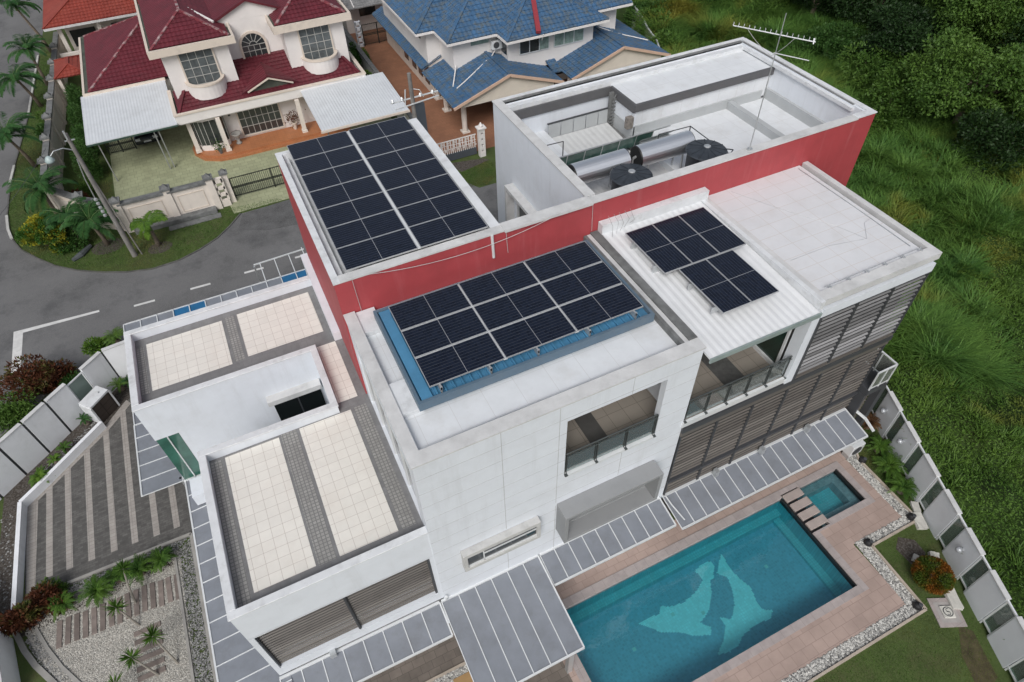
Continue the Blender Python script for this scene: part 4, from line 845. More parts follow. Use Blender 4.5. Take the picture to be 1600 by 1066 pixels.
mb = MB(); P = [(11.0, 20.55, 12.2), (11.87, 20.5, 12.2), None, (15.5, 19.17, 12.2), (17.0, 19.1, 12.2), (17.0, 16.4, 12.2)]
for a_, b_ in ((P[0], P[1]), (P[3], P[4]), (P[4], P[5])): mb.tube([a_, b_], .02, 6); 
mb.tube([(11.87, 20.5, 11.0), P[1]], .025, 6); mb.tube([(17, 19.1, 11), P[4]], .025, 6); mb.tube([(15.5, 19.17, 11), P[3]], .02, 6); mb.tube([(17, 17.7, 11.2), (17, 17.7, 12.2)], .02, 6)
tag(mb.build("roof_guardrail", darkmetal), "thin dark guardrail round the roof water heaters", "guardrail")
t = thing("tv_antenna", "tall metal television antenna with toothed boom above the red wall", "antenna", (17.02, 15.85, 12.6))
mb = MB(); mb.tube([(17.02, 15.75, 12.6), (17.02, 15.75, 17.7)], [.022, .014], 6); mb.build("mast", steel, t)
mb = MB(); mb.tube([(16.24, 17.12, 17.0), (17.66, 14.85, 17.0)], .018, 6)
for k in range(16):
    f_ = k/15; x = 16.24+1.4*f_; y = 17.12-2.24*f_; mb.bar((x, y, 16.98), (x, y, 17.12), .012); mb.bar((x-.09, y-.06, 17.05), (x+.09, y+.06, 17.05), .008)
mb.bar((17.58, 14.85, 16.95), (17.66, 14.95, 17.08), .03); mb.build("boom", alu, t)
mb = MB(); mb.tube([(16.97, 15.78, 16.45), (17.47, 14.72, 16.5)], .015, 6); mb.build("cross_arm", alu, t)
mb = MB(); mb.lathe((17.02, 15.74, 12.9), [(.1, 0), (.1, .06)], 10); mb.build("mast_base", steel, t)
wire([(16.5, 16.7, 16.98), (17.02, 15.9, 16.3), (17.3, 15.4, 16.98)], .008).build("feed_wire", wm, t)
# floodlight + AC on the tower inner wall
B("wall_fitting", M("rusty_fitting", (.22, .2, .18), .8, var=.4, vscale=8), H, (15.2, 15.5, 20.95, 21.15, 11.6, 12.1))
# AC condenser right end
t = thing("air_conditioner", "white outdoor air conditioner at the right end of the canopy", "air conditioner", (20.8, 8.4, 0))
mb = MB(); mb.box(20.35, 21.05, 8.3, 8.75, .3, 1.0); mb.build("casing", alu, t, bevel=.02); mb = MB(); mb.lathe((20.7, 8.1, .65), [(.01, 0)], 8)
mb = MB(); mb.tube([(20.65, 8.285, .65), (20.65, 8.30, .65)], .27, 20); mb.build("fan_grille", darkmetal, t); mb = MB(); mb.box(20.4, 20.5, 8.35, 8.7, 0, .3); mb.box(20.9, 21.0, 8.35, 8.7, 0, .3); mb.build("bracket", steel, t)
# ================================================================== NEIGHBOUR HOUSES
def hip(parent, x0, x1, y0, y1, z, s, mat, row=.36, wave=.3, name="roof", open_back=False, cap=.09, edge=None):
    w2, d2 = (x1-x0)/2, (y1-y0)/2; mb = MB(); r = min(w2, d2); zt = z+r*s
    if w2 <= d2: A, B_ = ((x0+x1)/2, y0+r, zt), ((x0+x1)/2, y1-(0 if open_back else r), zt)
    else: A, B_ = (x0+r, (y0+y1)/2, zt), (x1-r, (y0+y1)/2, zt)
    c = [(x0, y0, z), (x1, y0, z), (x1, y1, z), (x0, y1, z)]
    if w2 <= d2: P = [[c[0], c[1], A], [c[1], c[2], B_, A], [c[3], c[0], A, B_]]+([] if open_back else [[c[2], c[3], B_]])
    else: P = [[c[0], c[1], B_, A], [c[1], c[2], B_], [c[2], c[3], A, B_], [c[3], c[0], A]]
    for p in P: sheet(mb, p, row=row, wave=wave, amp=.035, step=.04)
    r_ = mb.build(name, mat, parent); mb = MB()
    E_ = [(c[0], A), (c[1], A if w2 <= d2 else B_), (A, B_)]+([] if open_back else [(c[2], B_), (c[3], B_ if w2 <= d2 else A)])
    for a, b in E_: mb.bar(Vector(a)+Vector((0, 0, .04)), Vector(b)+Vector((0, 0, .04)), cap*2, cap*1.2)
    mb.build("ridge_cap", edge or mat, r_); return r_
ridgec = M("ridge_tile_whitened", (.19, .04, .05), .6, var=.2, fine=(.36, .28, .28), fscale=2.2)
def eave_box(parent, x0, x1, y0, y1, z0, z1, mat, sides="fblr", t=.16, gut=None):
    mb = MB()
    if 'f' in sides: mb.box(x0, x1, y0, y0+t, z0, z1)
    if 'b' in sides: mb.box(x0, x1, y1-t, y1, z0, z1)
    if 'l' in sides: mb.box(x0, x0+t, y0+t, y1-t, z0, z1)
    if 'r' in sides: mb.box(x1-t, x1, y0+t, y1-t, z0, z1)
    return mb.build("eave_fascia", mat, parent)
cream = M("cream_fascia", (.66, .58, .50), .6, var=.06, dirt=(.3, .27, .24), dscale=1.5, damt=.5)
gutd = M("mossy_gutter", (.07, .08, .065), .9, var=.3, dirt=(.15, .15, .12), damt=.5)
# ---- maroon-roofed house
R_ = thing("maroon_roof_house", "cream two-storey house with maroon tiled roofs and arched window", "house", (3, 56, 0))
B("ground_floor_wall", nwhite, R_, (-2.5, 10.2, 50.0, 66, .0, 3.3), (-8.2, -2.5, 56, 66, 0, 3.3)); B("porch_beam", nwhite, R_, (-2.9, 10.5, 48.95, 49.2, 2.85, 3.2))
B("porch_ceiling", M("grey_soffit", (.4, .38, .36), .8), R_, (-2.9, 10.5, 49.2, 50.0, 2.95, 3.05))  # ceiling in a plain mid grey
eave_box(R_, -3.05, 10.75, 48.75, 53, 3.0, 3.62, nwhite, "flr"); B("eave_moulding", cream, R_, (-3.1, 10.8, 48.70, 48.96, 3.62, 3.72), (-3.1, -2.85, 48.96, 53, 3.62, 3.72), (10.55, 10.8, 48.96, 53, 3.62, 3.72))
B("eave_gutter", gutd, R_, (-2.85, 10.55, 48.96, 49.2, 3.3, 3.55), (-2.85, -2.6, 49.2, 52, 3.3, 3.55))
mb = MB(); sheet(mb, [(-2.7, 49.1, 3.6), (10.4, 49.1, 3.6), (9.0, 52.8, 4.95), (-1.3, 52.8, 4.95)], row=.36, wave=.3, amp=.035, step=.04); sheet(mb, [(-2.7, 49.1, 3.6), (-1.3, 52.8, 4.95), (-2.7, 52.8, 3.6)], row=.36, wave=.3, amp=.035, step=.04)
sheet(mb, [(10.4, 49.1, 3.6), (10.4, 52.8, 3.6), (9.0, 52.8, 4.95)], row=.36, wave=.3, amp=.035, step=.04); lr = mb.build("lower_roof", rtile, R_)
mb = MB(); mb.bar((-2.7, 49.1, 3.66), (-1.9, 50.9, 4.36), .2, .12); mb.bar((10.4, 49.1, 3.66), (9.7, 50.9, 4.36), .2, .12); mb.build("hip_cap", rtile, lr)
# little gable dormer on the lower roof
mb = MB(); sheet(mb, [(1.75, 49.5, 3.78), (3.85, 49.3, 4.75), (3.85, 51.9, 4.8), ], row=.36, wave=.3, amp=.03, step=.03); sheet(mb, [(5.95, 49.5, 3.78), (3.85, 49.3, 4.75), (3.85, 51.9, 4.8)], row=.36, wave=.3, amp=.03, step=.03); dm = mb.build("dormer_roof", rtile, R_)
mb = MB(); mb.add([(2.4, 49.55, 3.78), (5.3, 49.55, 3.78), (3.85, 49.45, 4.5)], [(0, 1, 2)]); mb.build("dormer_gable", gutd, dm); mb = MB(); mb.bar((2.2, 49.42, 3.88), (3.85, 49.3, 4.62), .1, .09); mb.bar((5.5, 49.42, 3.88), (3.85, 49.3, 4.62), .1, .09); mb.build("dormer_trim", cream, dm)
def gridwin(parent, x0, x1, y, z0, z1, nx, nz, glassm, bar_, frame=None, name="window", t=.1):
    w_ = B(name, glassm, parent, (x0, x1, y, y+.05, z0, z1)); mb = MB()
    for i in range(nx+1): x = x0+(x1-x0)*i/nx; mb.box(x-.02, x+.02, y-.035, y-.005, z0, z1)
    for j in range(nz+1): z = z0+(z1-z0)*j/nz; mb.box(x0, x1, y-.03, y-.008, z-.02, z+.02)
    mb.build("window_grille", bar_, w_)
    if frame:
        mb = MB(); mb.box(x0-t, x0, y-.05, y+.03, z0-t, z1+t); mb.box(x1, x1+t, y-.05, y+.03, z0-t, z1+t); mb.box(x0, x1, y-.05, y+.03, z0-t, z0-.02); mb.box(x0, x1, y-.05, y+.03, z1+.02, z1+t); mb.build("window_frame", frame, w_)
    return w_
grl = M("pale_grille", (.42, .42, .40), .5)
for x0, x1 in ((-2.5, 1.95), (5.85, 10.25)):
    xc = (x0+x1)/2; B("upper_bay_wall", nwhite, R_, (x0, x1, 50.85, 58, 3.75, 7.05))
    gridwin(R_, xc-1.1, xc+1.1, 50.78, 4.6, 6.95, 4, 4, winpale, grl, cream)
    mb = MB(); n = 14; rr = 1.32
    def ring(r, z): return [(xc+r*math.cos(PI+PI*k/n), 50.84+r*.95*math.sin(PI+PI*k/n), z) for k in range(n+1)]
    a_, b_, c_, d_ = ring(rr, 3.9), ring(rr, 4.85), ring(rr-.16, 4.85), ring(rr-.16, 4.2)
    for k in range(n): mb.quad(a_[k], a_[k+1], b_[k+1], b_[k]); mb.quad(c_[k+1], c_[k], d_[k], d_[k+1])
    mb.quad(*d_); bo = mb.build("curved_balcony", nwhite, R_)
    mb = MB(); a_, b_, c_, d_ = ring(rr+.05, 4.83), ring(rr+.05, 4.95), ring(rr-.2, 4.95), ring(rr-.2, 4.83)
    for k in range(n): mb.quad(a_[k], a_[k+1], b_[k+1], b_[k]); mb.quad(b_[k], b_[k+1], c_[k+1], c_[k]); mb.quad(c_[k+1], c_[k], d_[k], d_[k+1])
    mb.build("balcony_rim", cream, bo)
    eave_box(R_, x0-.68, x1+.6, 50.25, 66, 7.05, 7.55, cream, "flr"); B("eave_soffit", cream, R_, (x0-.5, x1+.45, 50.41, 58, 7.06, 7.1)); B("eave_gutter", gutd, R_, (x0-.52, x1+.44, 50.41, 50.65, 7.3, 7.5), (x0-.52, x0-.3, 50.65, 60, 7.3, 7.5), (x1+.2, x1+.44, 50.65, 52.2, 7.3, 7.5))
    hip(R_, x0-.38, x1+.3, 50.6, 68, 7.5, .5, rtile, open_back=True, edge=ridgec)
B("centre_wall", nwhite, R_, (1.95, 5.85, 52.8, 58, 3.7, 7.59)); mb = MB(); mb.add([(1.3, 52.8, 7.59), (6.9, 52.8, 7.6), (4.1, 52.8, 8.76), (1.6, 53.1, 7.6), (6.6, 53.1, 7.6), (4.1, 53.1, 8.7)], [(0, 1, 2), (5, 4, 3), (0, 2, 5, 3), (1, 4, 5, 2)]); mb.build("gable_wall", nwhite, R_)
mb = MB(); sheet(mb, [(1.1, 52.66, 7.6), (4.1, 52.66, 8.85), (4.1, 62, 8.85), (1.1, 62, 7.6)], row=.36, wave=.3, amp=.035, step=.04); sheet(mb, [(7.1, 52.66, 7.6), (4.1, 52.66, 8.85), (4.1, 62, 8.85), (7.1, 62, 7.6)], row=.36, wave=.3, amp=.035, step=.04); gr_ = mb.build("gable_roof", rtile, R_)
mb = MB(); mb.bar((1.1, 52.6, 7.62), (4.1, 52.6, 8.88), .14, .16); mb.bar((7.1, 52.6, 7.62), (4.1, 52.6, 8.88), .14, .16); mb.build("barge_board", rtile, gr_)
mb = MB(); mb.bar((1.6, 52.3, 7.95), (.2, 54.5, 8.45), .14, .12); mb.bar((6.6, 52.3, 7.95), (7.6, 54.2, 8.5), .14, .12); mb.build("valley_flashing", nwhite, gr_)
# arched window
mb = MB(); cx, hw, zb, zs_ = 3.8, .85, 4.95, 5.75; pts = [(cx-hw, zb), (cx+hw, zb)]+[(cx+hw*math.cos(PI*k/12), zs_+hw*math.sin(PI*k/12)) for k in range(13)]
mb.add([(x, 52.74, z) for x, z in pts], [tuple(range(len(pts)))]); aw = mb.build("arched_window", winglass, R_)
mb = MB(); outer = [(cx-hw-.07, zb-.1), (cx-hw-.07, zs_)]+[(cx-(hw+.07)*math.cos(PI*k/12), zs_+(hw+.07)*math.sin(PI*k/12)) for k in range(1, 12)]+[(cx+hw+.07, zs_), (cx+hw+.07, zb-.1), (cx-hw-.07, zb-.1)]
for a_, b_ in zip(outer, outer[1:]): mb.bar((a_[0], 52.72, a_[1]), (b_[0], 52.72, b_[1]), .15, .15)
mb.build("window_frame", cream, aw); mb = MB()
for k in range(1, 6): mb.bar((cx+.28*math.cos(PI*k/6), 52.7, zs_+.28*math.sin(PI*k/6)), (cx+hw*math.cos(PI*k/6), 52.7, zs_+hw*math.sin(PI*k/6)), .035)
for z in (5.35, 5.75): mb.bar((cx-hw, 52.7, z), (cx+hw, 52.7, z), .035)
for x in (-.42, 0, .42): mb.bar((cx+x, 52.7, zb), (cx+x, 52.7, zs_), .035)
for k in range(8): mb.bar((cx+.28*math.cos(PI*k/8), 52.7, zs_+.28*math.sin(PI*k/8)), (cx+.28*math.cos(PI*(k+1)/8), 52.7, zs_+.28*math.sin(PI*(k+1)/8)), .035)
mb.build("window_grille", grl, aw)
# ground floor front: porch, steps, columns, windows
mb = MB()
def pf(g): return [(8.6, 50), (8.6, 48.1-g), (0, 48.1-g), (-1.2, 48.25-g), (-2.1-g*.6, 48.8-g*.7), (-2.55-g, 49.7), (-2.6-g, 50.6), (-2.6, 51.5), (-2.5, 50)]
mb.poly(pf(0), .15, .32); mb.poly(pf(.28), .0, .16); mb.build("porch_floor", porchm, R_)
gridwin(R_, 1.0, 4.0, 49.95, .55, 2.45, 7, 3, winglass, grl, cream)
mb = MB(); bp = [(-2.35, 50.0), (-2.1, 49.5), (-1.5, 49.25), (-.6, 49.25), (-.1, 49.6), (0, 50.0)]
mb.poly(bp, .32, .75); mb.poly(bp, 2.6, 2.9); mb.build("bay_window_wall", nwhite, R_); mb = MB()
for a_, b_ in zip(bp, bp[1:]): mb.quad((*a_, .75), (*b_, .75), (*b_, 2.6), (*a_, 2.6))
bw = mb.build("bay_window_glass", winglass, R_); mb = MB()
for a_, b_ in zip(bp, bp[1:]):
    for t_ in (0, .5): p = Vector(a_).lerp(Vector(b_), t_); mb.bar((p.x, p.y-.02, .75), (p.x, p.y-.02, 2.6), .04)
mb.build("window_grille", grl, bw)
for x, y in ((-.42, 48.75), (5.3, 48.75), (-2.45, 49.6), (8.3, 48.75)): c_ = MB(); c_.box(x-.15, x+.15, y-.15, y+.15, .3, 2.9); c_.box(x-.2, x+.2, y-.2, y+.2, .3, .5); c_.build("porch_column", cream_wall, R_)
B("wall_lamp", darkmetal, R_, (.35, .5, 49.85, 50.0, 2.3, 2.6))
# garage wing roof
eave_box(R_, -8.75, -3.0, 55.3, 67, 3.2, 3.7, cream, "fl"); B("eave_gutter", gutd, R_, (-8.6, -8.25, 55.46, 67, 3.45, 3.66))
hip(R_, -8.3, 3.0, 55.5, 66.8, 3.7, .48, rtile, name="garage_roof", edge=ridgec)
def shed(parent, x0, x1, y0, y1, z0, z1, posts, name="canopy_sheet"):
    mb = MB(); sheet(mb, [(x0, y0, z0), (x1, y0, z0), (x1, y1, z1), (x0, y1, z1)], wave=.2, amp=.012); r = mb.build(name, M("silver_sheet", (.64, .67, .70), .42, .1, var=.05, dirt=(.42, .43, .44), damt=.4), parent)
    mb = MB(); mb.box(x0, x1, y0-.03, y0+.04, z0-.16, z0-.05)
    for i in range(5): x = x0+.1+(x1-x0-.2)*i/4; mb.bar((x, y0, z0-.1), (x, y1, z1-.1), .06)
    mb.build("canopy_frame", M("green_steel", (.05, .09, .07), .5, .2), r)
    mb = MB()
    for p in posts: mb.bar((*p, 0), (*p, z0-.1), .07)
    mb.build("canopy_post", M("galv_post", (.3, .31, .3), .5, .3), parent)
shed(R_, -8.95, -3.05, 48.55, 55.4, 3.2, 3.55, [(-4.7, 48.2+.5), (-8.3, 48.8), (-4.4, 48.8)]); shed(R_, 5.75, 12.1, 43.0, 48.8, 3.1, 3.45, [(6.2, 43.3), (11.7, 43.3)])
mb = MB(); mb.bar((5.7, 42.95, 3.0), (12.15, 42.95, 3.0), .1, .14); mb.build("canopy_gutter", cream, R_)
# ---- perimeter wall of the maroon house
W_ = thing("perimeter_wall", "cream panelled perimeter wall with dark capping round the maroon house", "wall", (-9, 46, 0))
def seg_wall(parent, a, b, h, cap=True, t=.2, mat=cream_wall, base=False, panels=True):
    a_, b_ = Vector((*a, 0)), Vector((*b, 0)); mb = MB(); mb.bar(a_+Vector((0, 0, h/2)), b_+Vector((0, 0, h/2)), t, h); mb.build("wall_panel", mat, parent)
    if cap: mb = MB(); mb.bar(a_+Vector((0, 0, h+.08)), b_+Vector((0, 0, h+.08)), t+.22, .14); mb.build("wall_capping", dconc, parent)
    d = (b_-a_).normalized(); nrm = Vector((-d.y, d.x, 0))
    if panels:
        for sgn in (-1, 1):
            mb = MB(); o_ = nrm*sgn*(t/2+.01)
            for z in (h*.22, h*.82): mb.bar(a_+d*.5+o_+Vector((0, 0, z)), b_-d*.5+o_+Vector((0, 0, z)), .04, .05)
            for e_ in (a_+d*.5, b_-d*.5): mb.bar(e_+o_+Vector((0, 0, h*.22)), e_+o_+Vector((0, 0, h*.82)), .05, .04)
            mb.build("panel_moulding", cream, parent)
def pillar(parent, x, y, h=2.3, finial=True, s=.42):
    mb = MB(); mb.box(x-s/2, x+s/2, y-s/2, y+s/2, 0, h); p = mb.build("pillar", cream_wall, parent)
    mb = MB(); mb.box(x-s/2-.1, x+s/2+.1, y-s/2-.1, y+s/2+.1, h, h+.12); mb.add([(x-s/2, y-s/2, h+.12), (x+s/2, y-s/2, h+.12), (x+s/2, y+s/2, h+.12), (x-s/2, y+s/2, h+.12), (x, y, h+.38)], [(0, 1, 4), (1, 2, 4), (2, 3, 4), (3, 0, 4)]); mb.build("pillar_cap", dconc, p)
ys_ = [46.6, 49.6, 53.0, 56.3, 59.8, 63.2, 66.5, 70.0, 74]; px = lambda y: -12.15+(y-46.6)*.035
for i, (a_, b_) in enumerate(zip(ys_, ys_[1:])): seg_wall(W_, (px(a_), a_), (px(b_), b_), 2.0); pillar(W_, px(a_), a_)
seg_wall(W_, (-12.15, 46.6), (-10.0, 43.9), 2.0); seg_wall(W_, (-10.0, 43.9), (-7.9, 42.15), 2.0); pillar(W_, -10.0, 43.9); pillar(W_, -7.9, 42.15)
seg_wall(W_, (-7.9, 42.15), (-4.9, 42.12), 2.0); seg_wall(W_, (-4.9, 42.12), (-2.3, 42.1), 2.0); pillar(W_, -4.9, 42.12); pillar(W_, -2.25, 42.1, 2.3)
mb = MB(); mb.box(-2.0, -1.45, 42.0, 42.2, 0, .5)
for z in (.5, 1.0, 1.5, 2.0): mb.box(-2.0, -1.45, 42.0, 42.2, z+.3 if z < 2 else z, z+.5 if z < 2 else z+.15)
mb.box(-2.04, -1.9, 42.0, 42.2, .5, 2.1); mb.box(-1.55, -1.41, 42.0, 42.2, .5, 2.1); mb.build("pierced_panel", cream_wall, W_); pillar(W_, -1.25, 42.4, 2.2, s=.34)
B("plinth", dconc, W_, (-7.6, -2.45, 41.5, 41.99, 0, .3)); B("drain_cover", dconc, W_, (-5.6, -2.3, 40.9, 41.4, 0, .06))
def gate(name, lab, x0, x1, y, h, n, mat, rot=0):
    t = thing(name, lab, "gate", ((x0+x1)/2, y, 0)); mb = MB()
    for z in (.15, h*.5, h*.56, h): mb.bar((x0, y, z), (x1, y, z), .05)
    for x in (x0, (x0+x1)/2, x1): mb.bar((x, y, 0), (x, y, h), .07)
    mb.build("gate_frame", mat, t); mb = MB()
    for i in range(n): x = x0+(x1-x0)*(i+.5)/n; mb.bar((x, y, .15), (x, y, h+(.08 if i % 2 else 0)), .025)
    mb.build("gate_bars", mat, t); return t
gate("driveway_gate", "dark wrought iron driveway gate beside the pierced pillar", -1.05, 4.4, 42.75, 1.5, 42, wroughti)
g2 = gate("side_gate", "dark iron railing gate under the edge of the left sheet canopy", -8.6, -6.7, 52.9, 1.3, 16, wroughti)
# boundary wall between maroon and blue houses
W2 = thing("party_wall", "low weathered wall between the maroon house and the terracotta forecourt", "wall", (12.6, 54, 0)); mb = MB(); mb.box(12.5, 12.7, 43, 70, 0, 1.7); mb.build("wall_panel", conc, W2); B("wall_capping", dconc, W2, (12.42, 12.78, 43, 70, 1.7, 1.78))
# porch things
def potplant(x, y, z, name, lab, r=.2, leaf=L_mid, col=cream, hh=.35, n=130, sp=.35):
    t = thing(name, lab, "potted plant", (x, y, z)); mb = MB(); mb.lathe((x, y, z), [(r*.6, 0), (r, hh), (r*1.1, hh), (r*1.1, hh+.04), (r*.8, hh+.04)], 14); mb.build("pot", col, t)
    P = RNG.normal(size=(n, 3))*[sp*.5, sp*.5, sp*.4]+[x, y, z+hh+sp*.6]; V_, F_ = leaves(P, RNG.normal(size=(n, 3))+[0, 0, .4], .16, .07); np_mesh("foliage", V_, F_, leaf, t); return t
potplant(-1.0, 48.55, .32, "potted_plant", "small potted plant on the porch step beside the front column", .16, L_mid, dconc)
potplant(4.75, 49.5, .32, "potted_plant", "potted plant with red flowers at the right of the porch window", .22, L_red, cream, .5, 220, .6)
t = thing("pedestal_bowl", "pale stone bowl on a pedestal by the front porch window", "urn", (.45, 49.4, .32)); mb = MB(); mb.lathe((.45, 49.4, .32), [(.22, 0), (.2, .08), (.12, .15), (.14, .5), (.36, .75), (.38, .85), (.3, .8), (.05, .7)], 18); mb.build("bowl", M("grey_stone", (.35, .34, .32), .8, var=.2), t, smooth=True)
t = thing("laundry_pile", "heap of dark and pale cloth in the driveway corner behind the front wall", "pile of cloth", (-6.9, 42.9, 0)); mb = MB(); mb.lathe((-6.9, 43.0, 0), [(.5, 0), (.55, .2), (.45, .4), (.2, .5)], 9); mb.build("dark_cloth", M("slate_cloth", (.06, .065, .08), .9, var=.4, vscale=6), t); mb = MB(); mb.lathe((-6.5, 42.75, 0), [(.4, 0), (.35, .2), (.1, .3)], 7); mb.build("pale_cloth", M("pale_cloth", (.4, .36, .34), .9, var=.5, vscale=5), t)
# car under the left canopy
t = thing("parked_car", "dark blue car parked nose-out under the left sheet canopy", "car", (-5.7, 54.9, 0))
def car(t, cx, cy):
    prof = [(-2.15, .35), (-2.2, .6), (-2.1, .78), (-1.2, .92), (-.55, 1.38), (.9, 1.42), (1.6, 1.0), (2.1, .9), (2.15, .4)]
    mb = MB(); n = len(prof); sec = []
    for sx, k in ((-.86, .9), (-.80, 1), (.80, 1), (.86, .9)):
        sec.append([(cx+sx*(.82 if z > 1.0 else 1), cy+y, z*(1 if abs(sx) < .85 else .93)) for y, z in prof])
    vs = [p for s_ in sec for p in s_]; fs = [(a_*n+i, a_*n+i+1, (a_+1)*n+i+1, (a_+1)*n+i) for a_ in range(3) for i in range(n-1)]+[tuple(range(n))[::-1], tuple(3*n+i for i in range(n))]+[(0, n, 2*n, 3*n), (n-1, 4*n-1, 3*n-1, 2*n-1)]
    mb.add(vs, fs); mb.build("body", carpaint, t, bevel=.05)
    mb = MB(); mb.quad((cx-.62, cy-1.12, .97), (cx+.62, cy-1.12, .97), (cx+.55, cy-.58, 1.37), (cx-.55, cy-.58, 1.37)); mb.build("windscreen", winglass, t)
    for s_ in (-1, 1):
        mb = MB(); mb.box(cx+s_*.62-.16, cx+s_*.62+.16, cy-2.19, cy-2.1, .62, .78); mb.build("headlight", headl, t)
        for y in (-1.35, 1.35): mb = MB(); mb.tube([(cx+s_*.72, cy+y, .32), (cx+s_*.88, cy+y, .32)], .32, 18); mb.build("wheel", black, t)
    mb = MB(); mb.box(cx-.26, cx+.26, cy-2.23, cy-2.205, .45, .57); mb.build("number_plate", headl, t)
car(t, -5.75, 54.9)
# ---- orange-roofed house (top left)
O_ = thing("orange_roof_house", "house with bright orange-red tiled roof behind the left boundary wall", "house", (-7, 76, 0))
B("wall", cream_wall, O_, (-10.2, -3.6, 72.2, 90, 0, 3.2)); hip(O_, -11.3, -2.6, 69.3, 92, 4.0, .42, otile, open_back=True)
eave_box(O_, -11.3, -2.6, 69.25, 92, 3.8, 3.98, conc, "fl")
for x in (-10.3, -7.2, -4.2): MB().box(x-.16, x+.16, 69.9, 70.2, 0, 3.8).build("veranda_column", cream_wall, O_)
B("upper_floor_slab", cream_wall, O_, (-11.0, -3.4, 68.9, 69.2, 0, 1.9)); hip(O_, -11.2, -8.8, 62.6, 66.4, 2.4, .4, otile, name="porch_roof")
for x, y in ((-11.0, 62.9), (-9.1, 62.9)): MB().box(x-.12, x+.12, y-.12, y+.12, 0, 2.4).build("veranda_column", cream_wall, O_)
mb = MB(); mb.box(-9.9, -7.8, 72.12, 72.2, 1.2, 2.6); mb.box(-6.4, -4.4, 72.12, 72.2, 1.2, 2.6); mb.build("window", winglass, O_)
# ---- grey-roofed house (top centre)
Gh = thing("grey_roof_house", "low house with weathered grey tiled roof between maroon and blue roofs", "house", (16, 70, 0))
B("wall", nwhite, Gh, (13.6, 19.5, 65.6, 74, 0, 3.0)); mb = MB(); sheet(mb, [(13.4, 63.0, 3.1), (20.5, 63.0, 3.1), (20.5, 74, 4.8), (13.4, 74, 4.8)], row=.36, wave=.3, amp=.03, step=.03); mb.build("roof", grtile, Gh)
mb = MB(); mb.bar((14.0, 63.0, 3.2), (14.4, 68, 4.0), .1, .08); mb.build("roof_pipe", nwhite, Gh); B("window", winglass, Gh, (15.0, 16.6, 65.54, 65.6, 1.4, 2.4))
t = gate("slatted_gate", "dark slatted gate closing the alley below the grey roof", 14.2, 17.0, 62.2, 1.9, 26, wroughti); 
mb = MB()
for z in (0, .5, 1.0, 1.5, 2.0): mb.box(13.6, 14.1, 62.1, 62.35, z, z+.28)
mb.box(13.58, 13.68, 62.1, 62.35, 0, 2.3); mb.box(14.02, 14.12, 62.1, 62.35, 0, 2.3); tag(mb.build("pierced_pillar", white), "white pierced gate pillar at the end of the terracotta alley", "pillar")
# ---- blue-roofed house
BH = thing("blue_roof_house", "white two-storey house with weathered blue tiled roofs and gabled porches", "house", (22, 52, 0))
B("upper_wall", nwhite, BH, (17.0, 28.3, 46.2, 60, 2.9, 5.75), (20.9, 28.3, 44.9, 46.2, 2.9, 5.75), (15.9, 17.0, 49.0, 60, 2.9, 5.75), (28.3, 31.4, 46.5, 58, 2.5, 5.75))
B("lower_wall", cream_wall, BH, (16.8, 33, 47.4, 62, 0, 2.9), (16.35, 16.8, 50, 62, 0, 2.9))
for x0, x1, y0, y1 in ((16.35, 28.8, 45.5, 60.5), (20.3, 28.9, 43.7, 56), (14.95, 24.5, 48.3, 58.5), (27, 32.2, 45.6, 58)):
    hip(BH, x0, x1, y0, y1, 5.9, .5, btile2, row=.42, wave=.34, name="upper_roof"); eave_box(BH, x0-.05, x1+.05, y0-.05, y1+.05, 5.7, 5.86, nwhite)
mb = MB(); mb.bar((22.8, 43.6, 6.15), (24.2, 47.5, 7.75), .35, .22); mb.build("red_ridge_vent", M("red_vent", (.28, .04, .05), .5, var=.1), BH)
# windows
for x0, x1, m_, n_ in ((21.85, 24.35, winglass, 3), (24.8, 27.4, curtain, 3)):
    w_ = B("window", m_, BH, (x0, x1, 44.84, 44.9, 4.25, 5.42)); mb = MB()
    for i in range(n_+1): x = x0+(x1-x0)*i/n_; mb.box(x-.03, x+.03, 44.8, 44.835, 4.25, 5.42)
    mb.box(x0, x1, 44.8, 44.835, 4.2, 4.26); mb.box(x0, x1, 44.8, 44.835, 5.4, 5.46); mb.build("window_frame", alu, w_)
B("curtained_pane", curtain, BH, (23.5, 24.33, 44.825, 44.839, 4.28, 5.4)); B("window", curtain, BH, (18.45, 19.9, 46.14, 46.2, 5.1, 5.6)); B("window", winglass, BH, (20.86, 20.9, 45.1, 46.0, 4.3, 5.5))
B("window", winglass, BH, *[(15.84, 15.9, y, y+1.2, 4.7, 5.6) for y in (50.2, 52.2, 54.4, 57)]); B("window", winglass, BH, *[(16.29, 16.35, y, y+.9, .7, 2.3) for y in (50.6, 52.2, 53.8, 55.8)]); B("lower_window", winglass, BH, (17.5, 23, 47.34, 47.4, .6, 2.3), (25, 32, 47.34, 47.4, .6, 2.3))
t = thing("air_conditioner", "white air conditioner unit below the front eave of the blue-roofed house", "air conditioner", (20.4, 45.9, 4.5)); mb = MB(); mb.box(20.0, 20.85, 45.75, 46.1, 4.6, 5.25); mb.build("casing", alu, t, bevel=.02); mb = MB(); mb.tube([(20.35, 45.73, 4.92), (20.35, 45.75, 4.92)], .24, 16); mb.build("fan_grille", darkmetal, t)
t = thing("air_conditioner", "white wall unit under the far right eave of the blue-roofed house", "air conditioner", (29.3, 46.3, 4.5)); mb = MB(); mb.box(28.8, 29.7, 46.1, 46.5, 4.5, 5.3); mb.build("casing", alu, t, bevel=.02)
